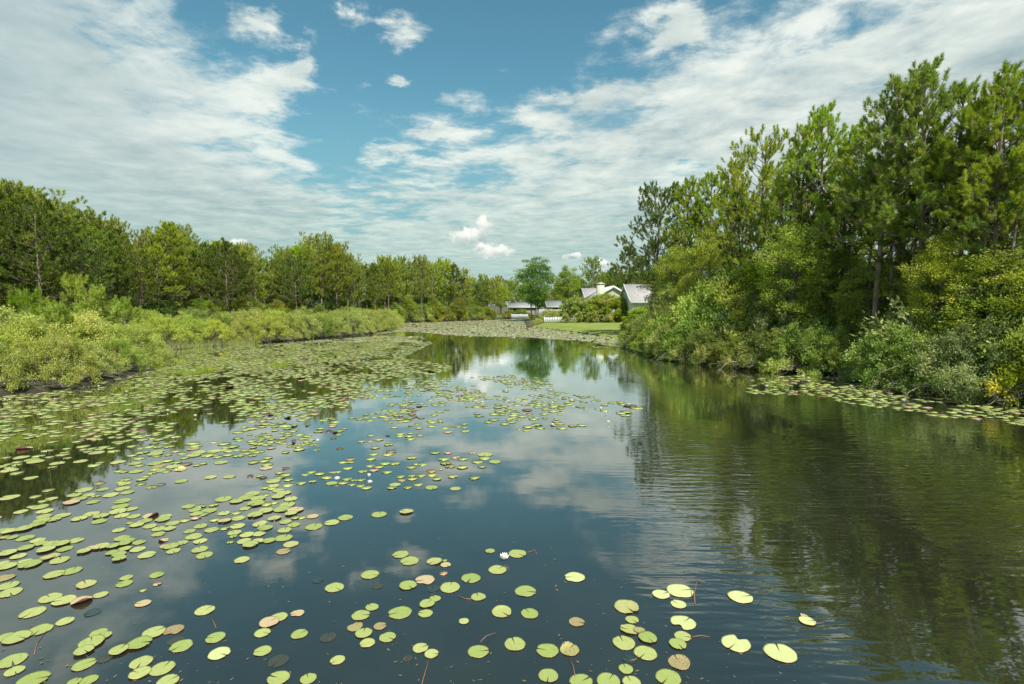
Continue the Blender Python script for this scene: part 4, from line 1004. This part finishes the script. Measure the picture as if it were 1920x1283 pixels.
for (cn, kd), L in cells.items():
    L.sort(); one = KN[kd][:-1]
    for n, (_, i) in enumerate(L):
        if len(L) == 1: labels[i] = f'only {one} of the {cn[0]} rows, {cn[1]}'
        else: labels[i] = f'{ORD[min(n, 29)]} from left of {KN[kd]}, {cn[0]} rows, {cn[1]}'
        if len(labels[i].split()) > 16: labels[i] = labels[i].replace(' of the photo', '')
placed = []
def level(x, y, r):
    """overlapping pads lie on one another"""
    z = .004; top = 0
    for (a, b, c, d) in placed[-400:]:
        if (a-x)**2+(b-y)**2 < (c+r)**2*.98: top = max(top, d)
    return top
for n_, i in enumerate(sorted(single, key=lambda i: (pads[i][3] not in 'sS', -pads[i][1]))):
    x, y, r, kd, dig = pads[i]
    me = random.choice(PADS[kd]); o = link('lily_pad', me)
    lv = level(x, y, r)
    z = .007 if kd not in 'sS' else .0035
    if kd not in 'sS': z = max(z, min(.022, lv+.005)); placed.append((x, y, r, z))
    o.location = (x, y, z); o.rotation_euler = (0, 0, RZ())
    o.scale = (r, r*random.uniform(.92, 1.04), r if kd not in 'sS' else .04)
    if kd == 'r' : o.scale[2] = r*.8
    if kd in 'sS': o.location[2] = .004
    tag(o, labels[i], 'lily pad', 'floating lily pads nearest the camera')
# the rest: thousands, one object
def pads_rest():
    V = []; T3 = []; C = []; MI = []; n = 0
    N = 13
    for i, (x, y, r, kd, dig) in enumerate(pads):
        if i in single: continue
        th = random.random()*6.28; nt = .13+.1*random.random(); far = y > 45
        NN = 8 if far else N
        ang = th+np.linspace(nt, 2*np.pi-nt, NN)
        z0 = .006+.010*random.random()+(.012 if far else 0)
        tx, ty = random.gauss(0, .018), random.gauss(0, .018)
        if kd == 'c' or (far and random.random() < .05): tx, ty = random.gauss(0, .2), random.gauss(0, .28)
        ex = r*(1+.04*np.sin(ang*3)); X_ = ex*np.cos(ang); Y_ = ex*np.sin(ang); zt = z0+X_*tx+Y_*ty
        zt = np.maximum(zt, .003)+.01*r*(1+np.sin(ang*4+th))
        cc = {'g': (.29, .34, .10), 'p': (.42, .30, .18), 'b': (.17, .12, .06), 'r': (.32, .27, .11), 'c': (.13, .06, .04), 'y': (.4, .43, .15), 'h': (.3, .37, .1)}.get(kd, (.3, .36, .1))
        f = random.uniform(.8, 1.25); cc = (cc[0]*f*random.uniform(.92, 1.1), cc[1]*f, cc[2]*f)
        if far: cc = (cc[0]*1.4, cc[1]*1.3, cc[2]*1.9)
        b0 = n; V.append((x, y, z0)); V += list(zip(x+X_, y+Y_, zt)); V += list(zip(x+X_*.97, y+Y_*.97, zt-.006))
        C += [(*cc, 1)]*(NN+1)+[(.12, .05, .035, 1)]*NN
        for k in range(NN-1):
            T3.append((b0, b0+1+k, b0+2+k)); T3.append((b0+1+k, b0+1+NN+k, b0+2+NN+k)); T3.append((b0+1+k, b0+2+NN+k, b0+2+k))
        n += 2*NN+1
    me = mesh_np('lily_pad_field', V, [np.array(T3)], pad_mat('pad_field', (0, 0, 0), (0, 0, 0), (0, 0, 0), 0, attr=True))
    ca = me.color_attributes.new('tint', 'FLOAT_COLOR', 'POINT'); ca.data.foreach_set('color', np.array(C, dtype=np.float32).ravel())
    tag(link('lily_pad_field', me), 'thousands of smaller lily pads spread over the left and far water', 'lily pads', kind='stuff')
pads_rest()
# ------------------------------------------------------------------ blooms
M_petal = plain('white_petals', (.82, .82, .76), (.78, .74, .70), 6, .5)
M_stamen = plain('yellow_stamens', (.75, .55, .06), (.6, .4, .05), 10, .6)
def bloom(seed, openness):
    r = np.random.default_rng(seed); root = empty('water_lily_bloom'); mb = MB()
    for ring, (n, el, L) in enumerate([(8, 18, .075), (8, 38, .068), (7, 58, .055), (5, 74, .04)]):
        for k in range(n):
            a = 2*np.pi*(k+.5*(ring % 2))/n+r.normal()*.08; e = R(min(86, el+openness)); h = np.array([math.cos(a), math.sin(a), 0]); s = np.array([-math.sin(a), math.cos(a), 0])
            up = np.array([0, 0, 1]); P = []
            for t, w_ in ((.05, .25), (.4, 1), (.75, .8), (1, .02)):
                ee = e+.35*t; c = h*L*t*math.cos(ee)+up*(L*t*math.sin(ee)+.012); P += [c-s*w_*.013, c+up*-.003, c+s*w_*.013]
            q = []
            for i in range(3):
                for j in range(2): q.append((i*3+j, i*3+j+1, i*3+j+4, i*3+j+3))
            mb.add(P, q)
    mb.obj('petals', M_petal, root, True)
    st = MB()
    for k in range(16):
        a = r.random()*6.28; st.tube([(0.01*math.cos(a), .01*math.sin(a), .012), (.016*math.cos(a), .016*math.sin(a), .036)], [.003, .002], 4)
    st.obj('stamens', M_stamen, root)
    root['category'] = 'flower'; return root
BL = [bloom(1, 0), bloom(2, 22)]
spawn(BL[0], (*at(946, 1053), .02), .3, 1.15, 'open white water lily bloom alone on dark water in the foreground', 'white water lily blooms', 'flower')
fl = [('left of centre', [(632,899),(692,893),(694,905),(596,827)], 'white bloom among pads'), ('mid pond', [(893,753),(949,733),(954,752),(987,713),(1036,756),(1035,761),(1075,763),(1127,767),(1136,774),(1036,797),(1141,792),(770,726),(905,755)], 'small white bloom on the mid pond raft'),
      ('right', [(1169,760),(1180,759)], 'white bloom at the right tip of the mid pond raft'),
      ('bank', [(1438,725),(1505,707),(1517,710),(1596,725),(1601,716),(1613,713),(1639,745),(1654,752),(1667,718),(1682,734),(1687,723),(1695,752),(1699,730)], 'white bloom in the pad strip along the right bank'),
      ('far', [(9,750),(18,750),(103,749),(185,725),(237,735),(276,699),(286,720),(314,770),(337,689),(358,728),(366,780),(418,686),(440,693),(482,742),(483,776),(470,655),(520,660),(560,668),(585,688),(600,700),(505,690),(640,640),(700,640),(545,720),(690,675),(598,645)], 'white bloom in the pad raft along the left shore')]
for nm, L, lb in fl:
    for n, (px, py) in enumerate(sorted(L)):
        s = .85 if nm != 'bank' else 1.3
        spawn(random.choice(BL), (*at(px, py, .04), .02), RZ(), s*random.uniform(.9, 1.15), f'{ORD[n]} {lb}, counting from the left', 'white water lily blooms', 'flower')
# ------------------------------------------------------------------ stems standing out of or lying on the water
M_stem = plain('reddish_stem', (.30, .13, .08), (.20, .10, .06), 8, .5)
stems = [([(1303,1133),(1302,1112),(1307,1090)], [0,.06,.13], 'upright reddish stem beside the pale pads'), ([(1306,1088),(1322,1092)], [.02,.01], 'short floating stem by the upright stem'),
 ([(1066,1235),(1075,1250),(1078,1270)], [.004,.006,.004], 'curved stem lying below the brown pad'), ([(804,1237),(797,1262),(791,1283)], [.004,.005,.003], 'long thin stem trailing from a pair of pads'),
 ([(900,1205),(912,1193),(930,1187)], [.01,.04,.01], 'arched stem above a round green pad'), ([(858,1117),(872,1123),(884,1124)], [.006,.006,.006], 'thin stem joining two pads at centre'),
 ([(989,1036),(1003,1032),(1006,1040)], [.006,.01,.003], 'reddish stem with torn leaf beside a pad'), ([(1298,1195),(1315,1192),(1330,1195)], [.006,.006,.006], 'thin stem right of the stacked pads'),
 ([(64,1228),(70,1205),(88,1183)], [.004,.004,.004], 'thin stem trailing at lower left'), ([(396,1160),(402,1170),(405,1178)], [.004,.004,.004], 'short trailing stem under a left pad'),
 ([(1180,1240),(1192,1237),(1196,1230)], [.01,.02,.01], 'bent stem between the stacked pads'), ([(1520,1160),(1530,1170),(1545,1168)], [.006,.01,.006], 'small broken stem by the lone right pad')]
for P, Z, lb in stems:
    b_ = MB(); b_.tube([(*at(px, py, z), z+.003) for (px, py), z in zip(P, Z)], np.linspace(.0042, .0028, len(P)), 5)
    tag(b_.obj('lily_stem', M_stem), lb, 'stem', 'loose lily stems')  # water lily stems, most of them belonging to pads

# ------------------------------------------------------------------ fallen branches at the right waterline, floating litter
for n, (px, py) in enumerate([(1368,693),(1455,699),(1592,711),(1660,727),(1742,746),(1795,752),(1850,760),(1890,764)]):
    r = np.random.default_rng(300+n); x, y = at(px, py); b_ = MB(); a = R(170+r.uniform(-40, 50)); h = np.array([math.cos(a), math.sin(a), 0]); L = r.uniform(.8, 1.7)
    base = np.array([x, y, .35])-h*L*.3+np.array([.3, .2, 0]); P = [base+h*L*t+np.array([0, 0, .22*math.sin(t*3.1)-.42*t])+r.normal(size=3)*.03 for t in np.linspace(0, 1, 6)]
    b_.tube(np.array(P), np.linspace(.028, .007, 6), 6)
    for k in range(7):
        q = P[1+k % 5]; d = unit(h*.6+r.normal(size=3)*.7+np.array([0, 0, .15])); l = r.uniform(.25, .65)
        b_.tube(np.array([q, q+d*l*.5+r.normal(size=3)*.03, q+d*l+np.array([0, 0, -.05])]), [.011, .007, .003], 4, False)
    tag(b_.obj('fallen_branch', M_twig), f'{ORD[n]} bare grey branch dipping into the right waterline, counting from the left', 'branch', 'bare branches at the right waterline')
r = np.random.default_rng(55); b_ = MB(); P = []
while len(P) < 420:
    px, py = r.uniform(0, 1500), 1283-620*r.random()**1.6
    x, y = at(px, py)
    if sdist([(x, y)])[0] < -.5: P.append((x, y, .0045))
P = np.array(P); D = r.normal(size=(len(P), 3)); D[:, 2] = 0
S_ = np.column_stack([-D[:, 1], D[:, 0], np.zeros(len(P))])/np.linalg.norm(D, axis=1)[:, None]; D /= np.linalg.norm(D, axis=1)[:, None]
Ls = r.uniform(.012, .05, len(P))[:, None]; Ws = Ls*r.uniform(.15, .5, len(P))[:, None]
V = np.stack([P, P+D*Ls*.5+S_*Ws*.5, P+D*Ls+[0, 0, .003], P+D*Ls*.5-S_*Ws*.5], 1).reshape(-1, 3); i_ = np.arange(len(P))[:, None]*4
b_.add(V, np.hstack([i_, i_+1, i_+2, i_+3]))
tag(b_.obj('floating_litter', plain('leaf_litter', (.22, .17, .09), (.12, .09, .05), 3, .7)), 'tiny leaf scraps and needles floating on the water', 'litter', kind='stuff')
